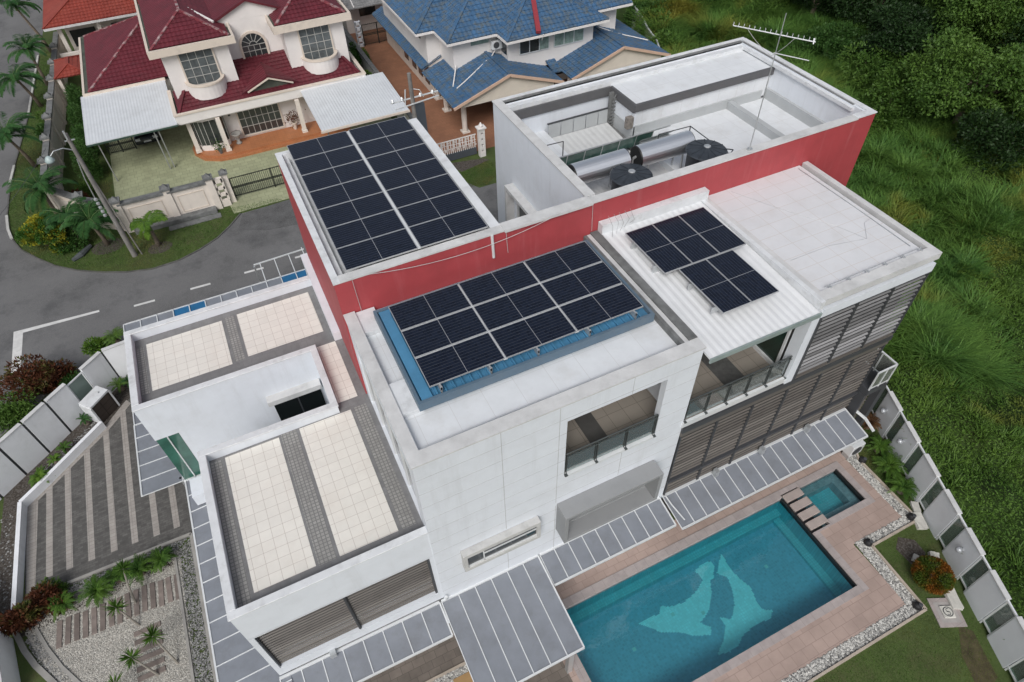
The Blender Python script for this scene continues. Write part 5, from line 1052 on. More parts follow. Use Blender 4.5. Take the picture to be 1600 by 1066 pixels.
# porch gables and lean-to
def gable(x0, x1, y0, y1, ze, s):
    xc = (x0+x1)/2; zt = ze+(x1-x0)/2*s; mb = MB(); sheet(mb, [(x0, y0, ze), (xc, y0, zt), (xc, y1, zt), (x0, y1, ze)], row=.42, wave=.34, amp=.035, step=.045); sheet(mb, [(x1, y0, ze), (xc, y0, zt), (xc, y1, zt), (x1, y1, ze)], row=.42, wave=.34, amp=.035, step=.045)
    g = mb.build("porch_roof", btile2, BH); mb = MB(); mb.bar((xc, y0, zt+.05), (xc, y1, zt+.05), .2, .1); mb.build("ridge_cap", btile2, g)
    mb = MB(); mb.bar((x0, y0-.02, ze-.03), (xc, y0-.02, zt-.03), .08, .2); mb.bar((x1, y0-.02, ze-.03), (xc, y0-.02, zt-.03), .08, .2); mb.build("barge_board", M("peach_board", (.60, .42, .32), .6, var=.06), g)
    mb = MB(); mb.add([(x0+.7, y0+.25, ze+.05), (x1-.7, y0+.25, ze+.05), (xc, y0+.25, zt-.2), (x0+.7, y0+.4, ze+.05), (x1-.7, y0+.4, ze+.05), (xc, y0+.4, zt-.2)], [(0, 1, 2), (5, 4, 3), (0, 3, 4, 1)]); mb.box(x0+.7, x1-.7, y0+.24, y0+.42, ze-.2, ze+.05); mb.build("gable_panel", M("cream_gable", (.66, .60, .52), .6, var=.05), g)
gable(15.1, 24.1, 41.9, 48.5, 2.85, .34); gable(24.8, 33.8, 41.9, 50, 2.85, .34)
mb = MB(); sheet(mb, [(15.25, 48.9, 2.85), (17.0, 48.9, 3.6), (16.2, 61.5, 3.4), (15.2, 61.5, 2.85)], row=.42, wave=.34, amp=.035, step=.045); sheet(mb, [(24.1, 43.5, 2.85), (24.9, 43.5, 2.85), (24.9, 45, 3.3), (24.1, 45, 3.3)], row=.42, wave=.34, amp=.03); mb.build("side_roof", btile2, BH)
for x, y in ((16.4, 43.4), (16.4, 47.2), (16.5, 49.4), (23.5, 43.2), (25.4, 43.2), (33, 43.2)): c_ = MB(); c_.lathe((x, y, 0), [(.2, 0), (.2, 2.7)], 14); c_.box(x-.3, x+.3, y-.3, y+.3, 0, .12); c_.build("porch_column", cream_wall, BH)
mb = MB(); mb.tube([(17.1, 46.1, 3.9), (16.1, 44.4, 3.25)], .05, 6); mb.tube([(20.3, 45.9, 4.5), (19.8, 45.4, 4.4), (17.0, 44.1, 3.6), (16.2, 43.9, 3.3)], .04, 6); mb.tube([(23.2, 43.6, 5.9), (23.25, 43.9, 5.4)], .04, 6); mb.tube([(29.5, 46.0, 4.4), (31, 45.5, 3.8), (33, 44.0, 3.4)], .035, 6); mb.build("rain_pipe", nwhite, BH)
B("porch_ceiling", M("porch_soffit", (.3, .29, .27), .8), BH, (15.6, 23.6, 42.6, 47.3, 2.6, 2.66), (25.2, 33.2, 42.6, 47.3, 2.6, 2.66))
t = thing("parked_car", "pale car parked in the shade of the blue-roofed porch", "car", (21.2, 44.9, 0)); cp_ = carpaint; carpaint = M("silver_car_paint", (.22, .23, .25), .25, .4, coat=1); car(t, 21.6, 45.4); carpaint = cp_
# ornamental gate and pillar
t = thing("ornamental_gate", "white lattice gate on a dark base in front of the terracotta forecourt", "gate", (14.6, 40.1, 0)); B("gate_base", M("slate_panel", (.07, .08, .095), .6), t, (12.9, 15.9, 40.02, 40.12, .05, .6)); mb = MB()
for i in range(19): x = 13.0+i*.155; mb.bar((x, 40.05, .6), (x+.06*math.sin(i*2.1), 40.05, 1.6), .045, .05); mb.tube([(x+.07+.06*math.cos(a_*PI/4), 40.04, .85+.3*(i % 3)+.06*math.sin(a_*PI/4)) for a_ in range(9)], .018, 4, caps=False)
mb.bar((12.9, 40.05, 1.62), (15.9, 40.05, 1.62), .06); mb.bar((12.9, 40.05, 1.3), (15.9, 40.05, 1.2), .03); mb.bar((12.9, 40.05, .95), (15.9, 40.05, 1.0), .03); mb.build("lattice", nwhite, t)
t = thing("gate_pillar", "white gate pillar with four square holes and a pointed cap", "pillar", (16.1, 39.6, 0)); mb = MB(); x0, x1, y0, y1 = 15.95, 16.4, 39.5, 39.85
wall_xz(mb, y0, y1, x0, x1, 0, 2.2, [(16.1, 16.25, .4+.45*k, .58+.45*k) for k in range(4)]); mb.build("pillar_body", nwhite, t); mb = MB(); mb.box(x0-.1, x1+.1, y0-.1, y1+.1, 2.2, 2.3); mb.lathe(((x0+x1)/2, (y0+y1)/2, 2.3), [(.12, 0), (.16, .1), (.1, .22), (.02, .35)], 10); mb.build("pillar_cap", nwhite, t); B("hole_backing", conc, t, (16.08, 16.27, 39.72, 39.76, .3, 2.1))
# distant grey boundary screens right of the blue house
F_ = thing("boundary_screen", "grey sheet boundary screen between the blue house and the jungle", "fence", (36.5, 50, 0)); pts = [(34.6, 44.2), (35.6, 46.2), (36.4, 48.8), (37.5, 51.5), (38.4, 54.5), (40, 58), (42, 62)]
for a_, b_ in zip(pts, pts[1:]): mb = MB(); mb.bar((*a_, 1.0), (*b_, 1.0), .08, 2.0); mb.build("fence_panel", grey, F_); mb = MB(); mb.bar((*a_, 2.04), (*b_, 2.04), .12, .08); mb.build("fence_rail", alu, F_)
# ---- utility poles and lamp
def pole(x, y, h, name, lab, r0=.16):
    t = thing(name, lab, "utility pole", (x, y, 0)); mb = MB(); mb.tube([(x, y, 0), (x, y, h)], [r0, r0*.6], 12); mb.build("pole_shaft", timber, t); return t
t = pole(-7.87, 39.3, 8.4, "utility_pole", "tall weathered utility pole with a lamp arm on the corner verge", .17)
mb = MB(); mb.tube([(-7.45, 39.25, 0), (-7.85, 39.3, 6.6)], .045, 6); mb.build("stay_rod", timber, t)
mb = MB(); mb.tube([(-7.87, 39.3, 7.4), (-8.3, 39.1, 7.75), (-8.75, 38.9, 7.8), (-9.0, 38.8, 7.6)], .03, 6); mb.build("lamp_arm", steel, t)
mb = MB(); mb.lathe((-9.1, 38.75, 7.32), [(.05, .36), (.15, .3), (.24, .12), (.22, .02), (.1, -.03)], 16); mb.build("lamp_head", M("pale_lamp_housing", (.36, .44, .44), .4), t, smooth=True)
mb = MB(); mb.bar((-7.9, 39.2, 8.1), (-7.9, 39.2, 8.6), .08); mb.bar((-8.1, 39.3, 8.0), (-7.6, 39.3, 8.0), .06); mb.build("pole_top_fitting", steel, t)
mb = MB(); mb.tube([(-8.0, 39.3, 6.9), (-8.2, 39.5, 5.6), (-8.25, 39.5, 4.2)], .03, 6)
for k in range(5): mb.lathe((-8.25, 39.5, 4.1-.28*k), [(.03, 0), (.1, .05), (.1, .16), (.03, .2)], 8)
mb.build("hanging_insulators", steel, t)
t = pole(10.9, 37.6, 8.2, "utility_pole", "utility pole with white cross arms behind the rear solar roof", .2)
B("transformer_panel", M("slate_steel", (.09, .105, .125), .5, .3, var=.15), t, (10.95, 11.6, 37.5, 37.75, 2.5, 6.2))
mb = MB(); mb.bar((9.5, 37.6, 6.6), (12.6, 37.6, 6.7), .07); mb.bar((9.7, 37.4, 6.25), (12.6, 37.5, 6.45), .06)
for x in (9.6, 10.2, 11.4, 12.2): mb.lathe((x, 37.5, 6.65), [(.03, 0), (.09, .06), (.05, .1), (.09, .16), (.03, .25)], 8)
mb.bar((10.4, 37.6, 6.3), (10.5, 37.5, 7.3), .06); mb.tube([(11.0, 37.6, 7.2), (11.4, 37.5, 7.1), (11.6, 37.5, 6.6)], .025, 5); mb.build("cross_arm", alu, t)
t = thing("street_lamp", "slender grey lamp arm reaching in over the road at the left edge", "street lamp", (-19, 44, 0)); mb = MB(); mb.tube([(-19, 44, 0), (-18.9, 44, 7.2), (-18.2, 44.2, 7.9), (-16.6, 44.6, 8.1)], .06, 8); mb.build("lamp_post", steel, t); mb = MB(); mb.box(-16.7, -16.1, 44.45, 44.75, 8.0, 8.15); mb.build("lamp_head", alu, t, bevel=.03)
mb = wire([(-16.9, 29, 6.5), (-9.0, 39.0, 8.0)], .012); tag(mb.build("overhead_cable", darkmetal), "thin dark overhead cable crossing the road at left", "cable")
# ================================================================== FENCES, PLANTS, GARDEN THINGS
LF = thing("front_fence", "tall white slab fence with dark gaps along the driveway bed", "fence", (-11.5, 26.5, 0))
slabs = [((-16.6, 22.1), (-15.7, 22.9)), ((-15.62, 22.98), (-14.75, 23.75)), ((-14.67, 23.82), (-13.78, 24.6)), ((-13.7, 24.68), (-12.8, 25.45)), ((-12.72, 25.52), (-11.85, 26.3)), ((-11.77, 26.38), (-10.95, 27.1)), ((-10.25, 27.75), (-9.35, 28.55)), ((-9.25, 28.62), (-7.0, 28.85)), ((-14.3, 17.0), (-15.4, 19.0)), ((-14.1, 16.6), (-13.7, 14.2))]
for i, (a_, b_) in enumerate(slabs):
    h = 1.3 if i >= 8 else 2.35; mb = MB(); mb.bar((*a_, h/2), (*b_, h/2), .14, h); mb.build("fence_slab", fencewhite, LF); mb = MB(); mb.bar((*a_, h+.025), (*b_, h+.025), .2, .05); mb.build("slab_capping", conc, LF)
for i, (a_, b_) in enumerate(zip(slabs[:7], slabs[1:8])):
    if i != 5: mb = MB(); mb.bar((*a_[1], 1.1), (*b_[0], 1.1), .05, 2.2); mb.build("slot_post", darkmetal, LF)
mb = MB(); mb.bar((-10.93, 27.12, 1.2), (-10.27, 27.73, 1.2), .02, 1.9); mb.build("glass_infill", frost, LF); mb = MB()
for z in (.2, 2.18): mb.bar((-10.93, 27.12, z), (-10.27, 27.73, z), .06)
for p in ((-10.92, 27.13), (-10.28, 27.72)): mb.bar((*p, .1), (*p, 2.2), .06)
mb.build("infill_frame", alu, LF)
mb = MB()
for a_, b_ in (((-10.25, 25.85), (-12.7, 23.62)), ((-12.7, 23.62), (-13.72, 22.75)), ((-13.72, 22.75), (-13.82, 17.5))): mb.bar((*a_, .24), (*b_, .24), .17, .48)
tag(mb.build("low_kerb_wall", fencewhite), "low white wall bounding the striped driveway bed", "low wall")
t = thing("bin_shelter", "small white box cabinet with dark slatted front beside the driveway", "cabinet", (-10.2, 26.8, 0)); c_ = [(-10.35, 26.12), (-9.52, 26.95), (-10.03, 27.5), (-10.86, 26.67)]
mb = MB(); mb.poly(c_, 1.2, 1.3); mb.bar((*c_[0], .6), (*c_[3], .6), .08, 1.2); mb.bar((*c_[1], .6), (*c_[2], .6), .08, 1.2); mb.bar((*c_[2], .6), (*c_[3], .6), .08, 1.2); mb.build("cabinet_shell", wedge, t)
mb = MB(); mb.bar((-10.32, 26.19, .58), (-9.56, 26.95, .58), .03, 1.1); mb.build("slatted_door", M("dark_timber_door", (.05, .038, .032), .6, var=.3, brick=(.4, .4, .02, (.02, .015, .012), 0, .2), axes='xz'), t)
B("door_handle", steel, t, (-9.98, -9.92, 26.9, 27.0, 1.3, 1.34))
RF = thing("boundary_fence", "white panel boundary fence with glass infills along the jungle side", "fence", (21, 4, 0)); dv = Vector((-.387, -.922, 0)); o_ = Vector((23.45, 10.05, 0)); pit_ = 1.686
lampP = []
for i in range(9):
    p0 = o_+dv*(pit_*(i-.02)); p1 = p0+dv*(pit_*.36); p2 = p0+dv*pit_; h = 2.05
    if i < 8:
        mb = MB(); mb.bar(p1+Vector((0, 0, h/2)), p2+Vector((0, 0, h/2)), .12, h); mb.build("fence_panel", M("fence_paint", (.70, .725, .76), .6, var=.03, dirt=(.3, .3, .32), damt=.2) if i == 0 else fpm, RF); fpm = bpy.data.materials["fence_paint"]
        mb = MB(); mb.bar(p1+Vector((0, 0, h+.03)), p2+Vector((0, 0, h+.03)), .2, .07); mb.build("panel_capping", conc, RF)
    mb = MB(); mb.bar(p0+dv*.08+Vector((0, 0, 1.15)), p1-dv*.06+Vector((0, 0, 1.15)), .012, 1.7); mb.build("glass_infill", frost if 0 else gglass, RF)
    mb = MB()
    for z in (.25, 2.02): mb.bar(p0+Vector((0, 0, z)), p1+Vector((0, 0, z)), .07)
    for q in (p0+dv*.05, p1-dv*.04): mb.bar(q+Vector((0, 0, 0)), q+Vector((0, 0, 2.0)), .06)
    mb.build("infill_frame", alu, RF)
    if i in (0, 1, 4): lampP.append(p1.lerp(p2, .45))
for q, lab in zip(lampP, ("beside the dark slatted bay", "above the green cycads", "above the orange bush")):
    q = q+Vector((-.922, .387, 0))*.13; t = thing("fence_lamp", "round steel lamp on the white fence %s" % lab, "wall lamp", q, "lamps on the boundary fence"); mb = MB(); mb.tube([q+Vector((.1, -.04, 1.3)), q+Vector((-.06, .02, 1.3))], .05, 8); mb.build("bracket", steel, t)
    mb = MB(); c = q+Vector((-.10, .04, 1.3)); mb.lathe((c.x, c.y, c.z-.12), [(.02, 0), (.10, .03), (.13, .12), (.10, .21), (.02, .24)], 14); mb.build("lamp_globe", M("frosted_lamp", (.45, .47, .5), .3, .3), t, smooth=True)
# garden stones, plaque, bollards
def rock(x, y, sx, sy, h, rz, lab, z=0):
    bm = bmesh.new(); bmesh.ops.create_cube(bm, size=1); bmesh.ops.subdivide_edges(bm, edges=bm.edges[:], cuts=3, use_grid_fill=True)
    for v in bm.verts: v.co = Vector((v.co.x*sx, v.co.y*sy, (v.co.z+.5)*h)); v.co += Vector((random.uniform(-1, 1)*.03*sx, random.uniform(-1, 1)*.03*sy, random.uniform(-1, 1)*.07*h*(v.co.z > .01)))
    me = bpy.data.meshes.new("garden_stone"); bm.to_mesh(me); bm.free(); me.materials.append(stonem); o = bpy.data.objects.new("garden_stone", me); COL.objects.link(o); o.location = (x, y, z); o.rotation_euler = (0, 0, rz)
    tag(o, lab, "stone", "pale stones along the boundary fence"); return o
rock(20.8, 4.72, .75, .42, .16, 1.15, "flat white stone at the fence foot beside the pebble corner"); rock(21.2, 5.25, .5, .3, .12, 1.0, "small pale stone at the fence foot nearest the green cycads"); rock(19.95, 3.2, .65, .35, .2, .9, "white stone at the fence foot partly behind the orange bush"); rock(19.35, 1.95, 1.15, .42, .18, 1.15, "long flat white stone beside the round plaque"); rock(19.35, 3.62, .3, .2, .12, .5, "small grey stone in the grass near the bare soil patch")
t = thing("ground_plaque", "square stone plaque with a round white emblem set in the lawn", "plaque", (18.7, 1.52, 0)); pq = [(18.44, 2.24), (19.39, 1.81), (18.94, .81), (18.01, 1.23)]; cc = Vector((18.695, 1.52))
mb = MB(); mb.poly(pq, 0, .05); mb.build("plaque_border", coping, t); mb = MB(); mb.poly([tuple(cc+(Vector(p)-cc)*.72) for p in pq], .05, .055); mb.build("plaque_slab", M("pale_stone_slab", (.36, .34, .33), .7, var=.15, vscale=3), t)
mb = MB(); mb.poly([tuple(cc+(Vector(p)-cc)*.44) for p in pq], .055, .12); mb.build("emblem_block", stonem, t, bevel=.03)
mb = MB(); dkm = M("dark_inlay", (.05, .055, .06), .6)
def ringm(mb, c, r, w2, z, a0=0, a1=2*PI, n=24):
    for k in range(n):
        u, v = a0+(a1-a0)*k/n, a0+(a1-a0)*(k+1)/n; mb.quad((c.x+(r-w2)*math.cos(u), c.y+(r-w2)*math.sin(u), z), (c.x+r*math.cos(u), c.y+r*math.sin(u), z), (c.x+r*math.cos(v), c.y+r*math.sin(v), z), (c.x+(r-w2)*math.cos(v), c.y+(r-w2)*math.sin(v), z))
ringm(mb, cc, .19, .035, .124); ringm(mb, cc+Vector((.03, .05)), .075, .025, .124, .5, 5); ringm(mb, cc+Vector((-.03, -.05)), .08, .025, .124, 3.4, 8.2); mb.build("emblem_marks", dkm, t)
spots = [((20.95, 8.0), "at the pebble corner by the first cycad"), ((20.65, 5.0), "at the pebble corner beside the flat white stone"), ((18.15, 4.95), "at the inner pebble corner by the bare soil"), ((17.85, 2.2), "at the outer pebble corner near the plaque")]
for (x, y), lab in spots:
    t = thing("garden_spotlight", "small black garden spotlight %s" % lab, "spotlight", (x, y, .1), "spotlights in the pebble border"); mb = MB(); mb.lathe((x, y, .03), [(.16, 0), (.18, .05), (.14, .16), (.05, .2)], 12); mb.build("lamp_housing", black, t); mb = MB(); mb.lathe((x+.05, y-.05, .2), [(.07, 0), (.08, .06), (.04, .07)], 10); mb.build("lamp_lens", darkmetal, t)
struct("soil_patch", sheet_poly([(19.0, 4.25), (19.5, 4.6), (20.0, 4.2), (19.95, 3.6), (19.5, 3.3), (19.05, 3.5)], .008), soilm)
struct("bare_lawn_patch", sheet_poly([(18.4, -.9), (19.0, .6), (18.7, 1.0), (17.9, .2), (17.3, -1.2)], .006), M("olive_soil", (.07, .06, .03), .95, var=.4, vscale=3))
# --- plants
def frond_set(x, y, z, n, L, tilt, lw, ll, droop=1.0, seg=9, both=True, z_up=.6, jit=.15, steps=14):
    """n pinnate fronds from a point: arching rachis with rows of leaflets"""
    Vs, Ds, Ls, Ws = [], [], [], []; rach = MB()
    for i in range(n):
        az = 2*PI*i/n*2.4+random.uniform(-.2, .2); el = tilt[0]+(tilt[1]-tilt[0])*random.random(); l = L*random.uniform(.8, 1.1); pts = []
        h = Vector((math.cos(az), math.sin(az), 0)); p = Vector((x, y, z)); e = el
        for k in range(steps+1):
            pts.append(p.copy()); p = p+(h*math.cos(e)+Vector((0, 0, math.sin(e))))*l/steps; e -= droop*(.5+k/steps)/steps*1.6
        rach.tube(pts[::2], [.018*(1-.8*j/len(pts[::2])) for j in range(len(pts[::2]))], 4, caps=False)
        sd = h.cross(Vector((0, 0, 1))); sub = 3
        for k in range(1, steps):
            for u in range(sub):
                t_ = (k+u/sub)/steps; q = pts[k].lerp(pts[k+1], u/sub); d = (pts[k+1]-pts[k]).normalized(); s = ll*math.sin(PI*min(1, .12+t_*.86))**.6
                for sg in (-1, 1):
                    Vs.append(q); Ds.append(sd*sg+d*.75+Vector((0, 0, -.35*droop+random.uniform(-jit, jit)))); Ls.append(s*random.uniform(.85, 1.1)); Ws.append(lw)
    V_, F_ = leaves(np.array([tuple(v) for v in Vs]), np.array([tuple(v) for v in Ds]), np.array(Ls), np.array(Ws), np.tile([0, 0, 1.], (len(Vs), 1)))
    return V_, F_, rach
def crown(name, fs, mat, parent):
    V_, F_, rach = fs; o = np_mesh(name, V_, F_, mat, parent)
    return o
def palm(x, y, h, L, n, lab, lean=(0, 0), mat=L_palm, group="palms along the road verge"):
    t = thing("palm_tree", lab, "palm tree", (x, y, 0), group); tx, ty = x+lean[0], y+lean[1]
    mb = MB(); mb.tube([(x, y, 0), (x+lean[0]*.3, y+lean[1]*.3, h*.4), (tx, ty, h)], [.17, .12, .09], 9); mb.build("trunk", bark, t, smooth=True)
    mb = MB(); mb.tube([(tx, ty, h-.3), (tx, ty, h+.35)], [.11, .05], 8); mb.build("crownshaft", M("green_crownshaft", (.10, .17, .05), .5) if "green_crownshaft" not in bpy.data.materials else bpy.data.materials["green_crownshaft"], t)
    V_, F_, r = frond_set(tx, ty, h+.2, int(n*1.35), L, (.1, 1.3), .075, .6, droop=1.25); np_mesh("crown", V_, F_, mat, t); r.build("frond_stems", bpy.data.materials["green_crownshaft"], t); return t
palm(-12.6, 75.5, 4.2, 2.3, 13, "palm leaning over the road at the top left corner", (-.9, 0)); palm(-12.9, 68.0, 2.9, 2.1, 12, "palm beside the wall, second from the top left"); palm(-13.4, 64.0, 2.6, 2.4, 14, "broad palm in front of the small orange porch roof", (-.5, -.4)); palm(-13.7, 53.8, 2.7, 2.5, 15, "large palm hanging over the left road edge", (-.4, -.5))
palm(-12.0, 45.4, 2.3, 2.3, 13, "palm at the bend of the cream wall"); palm(-10.9, 42.6, 1.5, 1.9, 12, "low palm between the cream wall and the yellow shrub"); palm(-9.35, 41.3, 1.7, 2.0, 13, "palm on the mulched ring left of the utility pole", (-.2, 0)); palm(-6.4, 39.7, 1.5, 1.4, 8, "thin pale young palm right of the utility pole", mat=L_lime)
for x, y, r in ((-9.35, 41.1, 1.0), (-6.35, 39.4, .75)): struct("mulch_ring", sheet_poly([(x+r*math.cos(k*PI/8), y+r*.8*math.sin(k*PI/8)) for k in range(16)], .012), soilm)
def cycad(x, y, r, n, lab, mat=L_cycad, name="cycad", z=0, cat="cycad", group=None, tilt=(.35, 1.45)):
    t = thing(name, lab, cat, (x, y, z), group); mb = MB(); mb.tube([(x, y, z), (x, y, z+.3)], [.16, .13], 8); mb.build("stem", bark, t); V_, F_, rr = frond_set(x, y, z+.28, int(n*1.3), r*.84, tilt, .018, r*.15, droop=1.2, steps=11, jit=.15); np_mesh("fronds", V_, F_, mat, t); rr.build("frond_stems", mat, t)
g_ = "cycads along the gravel garden"
cycad(-8.4, 17.2, .85, 26, "bushy cycad nearest the side canopy in the gravel garden", group=g_); cycad(-9.25, 17.15, .9, 28, "bushy cycad second from the side canopy", group=g_); cycad(-10.1, 17.25, .75, 24, "cycad on the driveway side of the middle garden pair", group=g_); cycad(-10.85, 16.95, .95, 28, "widest cycad of the gravel garden, in its middle pair", group=g_); cycad(-12.1, 17.0, .85, 26, "single cycad between the middle pair and the red shrub", group=g_)
g_ = "cycads beside the boundary fence"
cycad(22.0, 8.1, .8, 24, "green cycad nearest the air conditioner by the white fence", group=g_); cycad(21.55, 7.15, 1.05, 32, "largest green cycad by the white fence", group=g_); cycad(21.25, 6.1, .95, 30, "green cycad farthest from the house by the white fence", group=g_)
L_bronze = leafmat("bronze_leaf", (.07, .035, .02), (.15, .08, .035), scale=2); cycad(22.6, 9.3, .8, 26, "bronze leaved spiky plant at the foot of the dark slatted bay", L_bronze, "spiky_plant", cat="plant")
cycad(-12.95, 23.85, .75, 30, "bright green spiky plant below the white fence slabs", L_lime, "spiky_plant", cat="plant")
def clump(x, y, z, rx, ry, rz, n, mat, name, lab, cat, leaf=.13, lw=.06, blobs=7, group=None, stem=True, up=.3, base=0):
    t = thing(name, lab, cat, (x, y, base), group)
    if stem:
        mb = MB()
        for k in range(4): a_ = 2*PI*k/4+.5; mb.tube([(x, y, base), (x+rx*.3*math.cos(a_), y+ry*.3*math.sin(a_), base+z*.6), (x+rx*.55*math.cos(a_), y+ry*.55*math.sin(a_), z+.2*rz)], [.05, .03, .012], 5)
        mb.build("branches", bark, t)
    C_ = RNG.uniform(-.62, .62, (blobs, 3)); R_s = RNG.uniform(.42, .68, blobs); k = RNG.integers(0, blobs, n); d = RNG.normal(size=(n, 3)); d /= np.linalg.norm(d, axis=1, keepdims=True)
    P = (C_[k]+d*(R_s[k]*RNG.uniform(.55, 1.05, n)**.5)[:, None])*[rx, ry, rz]+[x, y, z]; P[:, 2] = np.maximum(P[:, 2], base+.03)
    V_, F_ = leaves(P, d*.8+RNG.normal(size=(n, 3))*.6+[0, 0, up], leaf*RNG.uniform(.7, 1.3, n), lw*RNG.uniform(.7, 1.3, n)); np_mesh("foliage", V_, F_, mat, t); return t
clump(-12.95, 29.75, 1.0, 1.55, 1.05, 1.0, 5200, L_red, "croton_shrub", "large dark red croton shrub outside the white fence", "shrub", .2, .08, 10); clump(-14.3, 28.3, .6, 1.3, .8, .7, 3000, L_mid, "green_shrub", "loose green shrub outside the fence at the left edge", "shrub", .2, .06)
clump(-12.6, 17.4, .45, .75, .55, .5, 1800, L_red, "croton_shrub", "dark red shrub at the end of the garden cycad row", "shrub", .2, .07); clump(-13.75, 17.2, .55, .85, .6, .6, 2200, L_red, "croton_shrub", "deep red shrub at the bottom left fence corner", "shrub", .2, .07)
clump(-12.4, 17.9, .3, .5, .35, .35, 900, L_mid, "green_shrub", "low green shrub touching the driveway corner of the garden", "shrub", .16, .05)
clump(-12.6, 42.8, .9, 1.5, 1.5, 1.0, 7500, L_yel, "flowering_shrub", "round shrub with yellow flowers on the corner verge", "shrub", .15, .09, 12); clump(-11.2, 42.0, .6, .9, .7, .7, 2400, L_hedge, "green_shrub", "dark shrub between the yellow shrub and the palms", "shrub", .18, .08)
for i, (x, y) in enumerate(((-9.85, 50.2), (-9.6, 53.2), (-9.7, 56.4), (-9.9, 59.6))): clump(x, y, 1.3, .7, 1.25, 1.35, 3600, L_hedge, "conifer_shrub", "dark feathery conifer along the cream wall, %s from the garden lawn" % ["first", "second", "third", "fourth"][i], "conifer", .22, .05, 12, "conifers inside the cream wall")
for i, (x, y) in enumerate(((-10.3, 48.1), (-10.6, 46.5), (-13.0, 50.0), (-12.9, 58.6), (-12.9, 61.0))): clump(x, y, .45, .6, .9, .5, 1300, [L_mid, L_red, L_mid, L_hedge, L_mid][i], "green_shrub", ["small shrub below the cream wall at the lawn", "reddish shrub at the cream wall corner", "shrub on the verge beside the large palm", "dark shrub on the verge below the third palm", "shrub on the verge beside the broad palm"][i], "shrub", .16, .07)
clump(-9.95, 31.0, .5, .75, .5, .55, 1700, L_lime, "green_shrub", "light green shrub outside the fence by the road", "shrub", .2, .06); cycad(-9.1, 31.1, 1.0, 22, "upright leafy plant beside the terrace corner by the road", L_mid, "leafy_plant", z=.5, cat="plant", tilt=(.6, 1.4)); clump(-11.3, 29.1, .4, .6, .5, .4, 1200, L_hedge, "green_shrub", "dark low shrub outside the glass fence infill", "shrub", .18, .06)
struct("verge_grass_base", sheet_poly([(-12.2, 30.0), (-9.0, 31.2), (-8, 30.9), (-9.3, 28.8), (-11.2, 27.9), (-14.8, 25.2), (-16, 26.6)], .008), lawnm)
for i, (x, y, r, m_) in enumerate(((-9.3, 27.9, .7, L_mid), (-8.85, 28.0, .6, L_palm), (-11.9, 25.0, .55, L_mid), (-12.3, 24.5, .5, L_lime), (-11.0, 26.4, .5, L_palm))):
    cycad(x, y, r, 12, ["young palm-like plant in the bed behind the bin cabinet", "dark green plant under the terrace corner by the fence", "sparse green plant in the fence bed, nearest the bright spiky plant", "small lime plant below the second fence slab", "thin upright plant in the stony fence bed beside the cabinet"][i], m_, "leafy_plant", z=.15, cat="plant", tilt=(.4, 1.3))
def yucca(x, y, tx, ty, h, lab):
    t = thing("dwarf_tree", lab, "small tree", (x, y, 0), "small trees standing in the gravel garden"); mb = MB(); mb.tube([(x, y, 0), ((x+tx)/2, (y+ty)/2, h*.6), (tx, ty, h)], [.05, .035, .03], 7); mb.build("trunk", M("pale_bark", (.25, .23, .2), .9, var=.2) if "pale_bark" not in bpy.data.materials else bpy.data.materials["pale_bark"], t)
    V_, F_, rr = frond_set(tx, ty, h, 16, .6, (-.2, 1.2), .03, .12, droop=.8, steps=8); 
    P = np.tile([tx, ty, h], (70, 1)); D = RNG.normal(size=(70, 3))+[0, 0, .35]; V2_, F2_ = leaves(P, D, .5*RNG.uniform(.7, 1.1, 70), .05); np_mesh("crown", V2_, F2_, L_cycad, t)
yucca(-9.55, 14.95, -9.95, 15.5, 1.0, "small spiky tree beside the long sleeper row"); yucca(-9.6, 15.9, -9.4, 16.7, 1.5, "taller thin tree leaning over the sleeper row"); yucca(-8.35, 12.8, -8.75, 13.7, 1.1, "small spiky tree nearest the side canopy"); yucca(-9.05, 12.7, -9.55, 13.3, 1.0, "small spiky tree over the short sleeper path"); yucca(-9.5, 11.9, -10.2, 12.6, .9, "small spiky tree at the bottom edge of the gravel")
ob = thing("orange_bush", "round clipped orange bush on the lawn by the white fence", "bush", (19.05, 2.75, 0)); n = 9000; d = RNG.normal(size=(n, 3)); d /= np.linalg.norm(d, axis=1, keepdims=True); P = d*(RNG.uniform(.78, 1.0, n))[:, None]*[.72, .72, .52]+[19.05, 2.75, .55]; P[:, 2] = np.maximum(P[:, 2], .04)
V_, F_ = leaves(P, d+RNG.normal(size=(n, 3))*.5, .085, .04); np_mesh("foliage", V_, F_, L_oran, ob); mb = MB(); mb.tube([(19.05, 2.75, 0), (19.05, 2.75, .5)], .06, 6); mb.build("stem", bark, ob)
clump(12.1, 57.5, .9, .5, 2.2, .9, 2600, L_hedge, "green_shrub", "dark shrub row beside the maroon house side wall", "shrub", .2, .08); clump(12.0, 53.2, .8, .5, 1.0, .7, 1800, L_lime, "lime_shrub", "bright lime shrub behind the right sheet canopy", "shrub", .18, .08); clump(13.2, 58.5, .6, .3, 1.8, .5, 1300, L_mid, "green_shrub", "shrubs on the terracotta side of the party wall", "shrub", .2, .06); clump(11.6, 41.9, .6, 1.6, .6, .7, 2600, L_palm, "green_shrub", "leafy shrub below the right sheet canopy edge", "shrub", .3, .06); clump(10.6, 30.5, .9, 1.0, .8, .9, 2600, L_hedge, "green_shrub", "dark shrub in the gap between the roof blocks", "shrub", .2, .08)
t = thing("garden_lounger", "dark folded cover lying on the verge grass beside the yellow shrub", "cover", (-11, 40.9, 0)); mb = MB(); mb.tube([(-11.4, 40.5, .08), (-10.9, 40.8, .12), (-10.3, 41.5, .15)], [.12, .2, .12], 8); mb.build("folded_cover", M("slate_cover", (.07, .08, .085), .8, var=.3), t)
